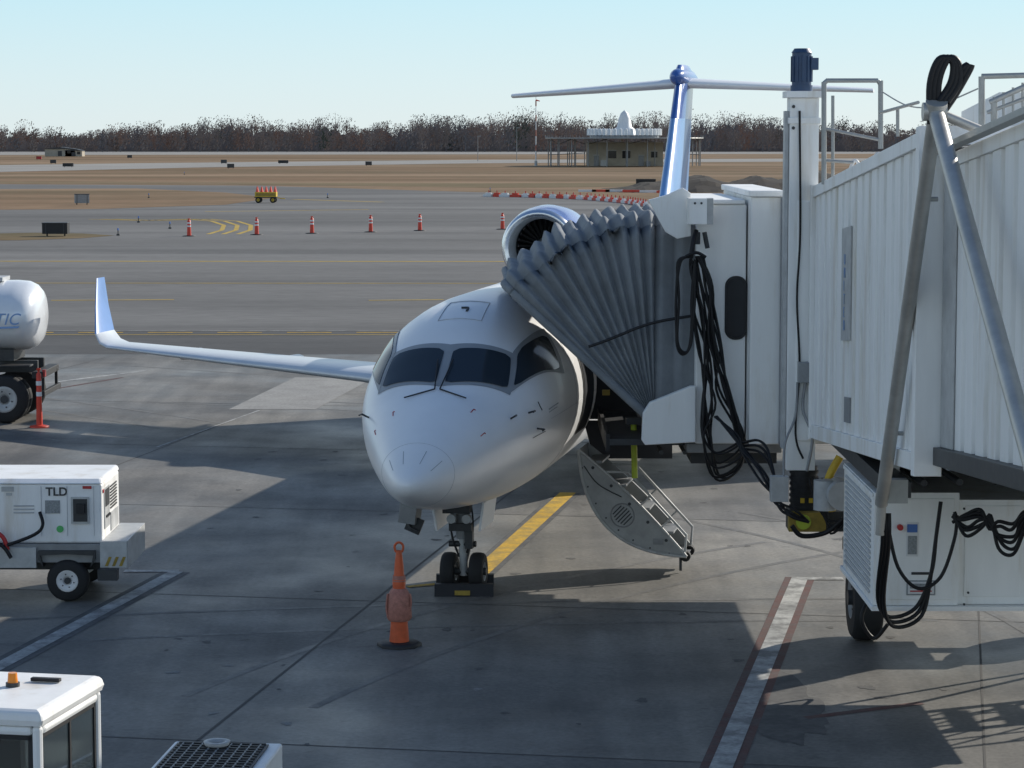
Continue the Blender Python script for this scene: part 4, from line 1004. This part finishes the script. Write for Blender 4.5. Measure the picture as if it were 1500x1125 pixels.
while X<290:
    for row in range(4):
        x=X+random.uniform(-2,2); y=985+row*24+random.uniform(-8,8)
        hh=(10.6+row*1.3)*envelope(x)*random.uniform(.70,1.12)
        if random.random()<.06: hh*=1.18
        tree(x,y,hh,[TM_[0],TM_[1],TM_[1],TM_[2],TM_[0],TM_[3]] if random.random()>.04 else [TM_[4]])
    X+=2.7
for row,(yy_,hb,m) in enumerate(((1000,4.6,TM_[0]),(1030,6.4,TM_[1]),(1062,8.0,TM_[3]))):
    vs=[];n=1600
    for i in range(n+1):
        x=-420+840*i/n; h=hb*envelope(x)*(.85+.15*sin(x*.3)+.25*random.random()); vs+=[(x,yy_+3*sin(x*.2),0),(x,yy_+3*sin(x*.2),h)]
    b.add(vs,[(2*i,2*i+1,2*i+3,2*i+2) for i in range(n)],m)
b.obj('tree_line',recalc=False)

# ================================================================== LIGHT + CAMERA
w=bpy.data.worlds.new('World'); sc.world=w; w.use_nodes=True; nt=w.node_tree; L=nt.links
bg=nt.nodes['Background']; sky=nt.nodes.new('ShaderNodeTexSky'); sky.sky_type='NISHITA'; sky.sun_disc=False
EL=radians(27); AZ=math.atan2(1.48,1.30)
sky.sun_elevation=EL; sky.sun_rotation=AZ; sky.air_density=1.0; sky.dust_density=.4; sky.ozone_density=3.0
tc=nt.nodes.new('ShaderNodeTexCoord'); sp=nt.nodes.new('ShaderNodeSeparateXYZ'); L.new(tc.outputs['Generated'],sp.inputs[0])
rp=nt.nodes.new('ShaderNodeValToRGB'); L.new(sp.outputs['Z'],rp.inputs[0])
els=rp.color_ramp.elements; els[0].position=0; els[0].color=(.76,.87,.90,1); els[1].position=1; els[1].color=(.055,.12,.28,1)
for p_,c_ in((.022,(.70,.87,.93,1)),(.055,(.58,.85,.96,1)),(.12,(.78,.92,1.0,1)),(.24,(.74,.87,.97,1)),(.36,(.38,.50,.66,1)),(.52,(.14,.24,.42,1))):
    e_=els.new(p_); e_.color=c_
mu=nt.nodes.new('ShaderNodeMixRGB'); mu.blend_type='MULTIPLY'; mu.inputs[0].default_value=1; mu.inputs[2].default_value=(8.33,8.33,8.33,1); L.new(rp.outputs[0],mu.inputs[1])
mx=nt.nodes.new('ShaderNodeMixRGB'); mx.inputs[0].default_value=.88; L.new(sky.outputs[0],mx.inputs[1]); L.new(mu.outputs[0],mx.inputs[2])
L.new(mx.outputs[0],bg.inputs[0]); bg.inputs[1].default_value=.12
sun=bpy.data.lights.new('sun','SUN'); sun.energy=5.0; sun.angle=radians(.5); sun.color=(1,.94,.84)
so=bpy.data.objects.new('sun',sun); sc.collection.objects.link(so)
dv=Vector((-sin(AZ)*cos(EL),-cos(AZ)*cos(EL),-sin(EL))); so.rotation_euler=dv.to_track_quat('-Z','Y').to_euler(); so.location=(60,60,60)
cam=bpy.data.cameras.new('camera'); cam.sensor_width=36; cam.lens=F/1500*36; cam.clip_end=20000; cam.clip_start=.1
co=bpy.data.objects.new('camera',cam); sc.collection.objects.link(co); co.location=(0,0,H); co.rotation_euler=(pi/2-PITCH,0,0); sc.camera=co
sc.view_settings.view_transform='Standard'; sc.view_settings.look='None'; sc.view_settings.exposure=0
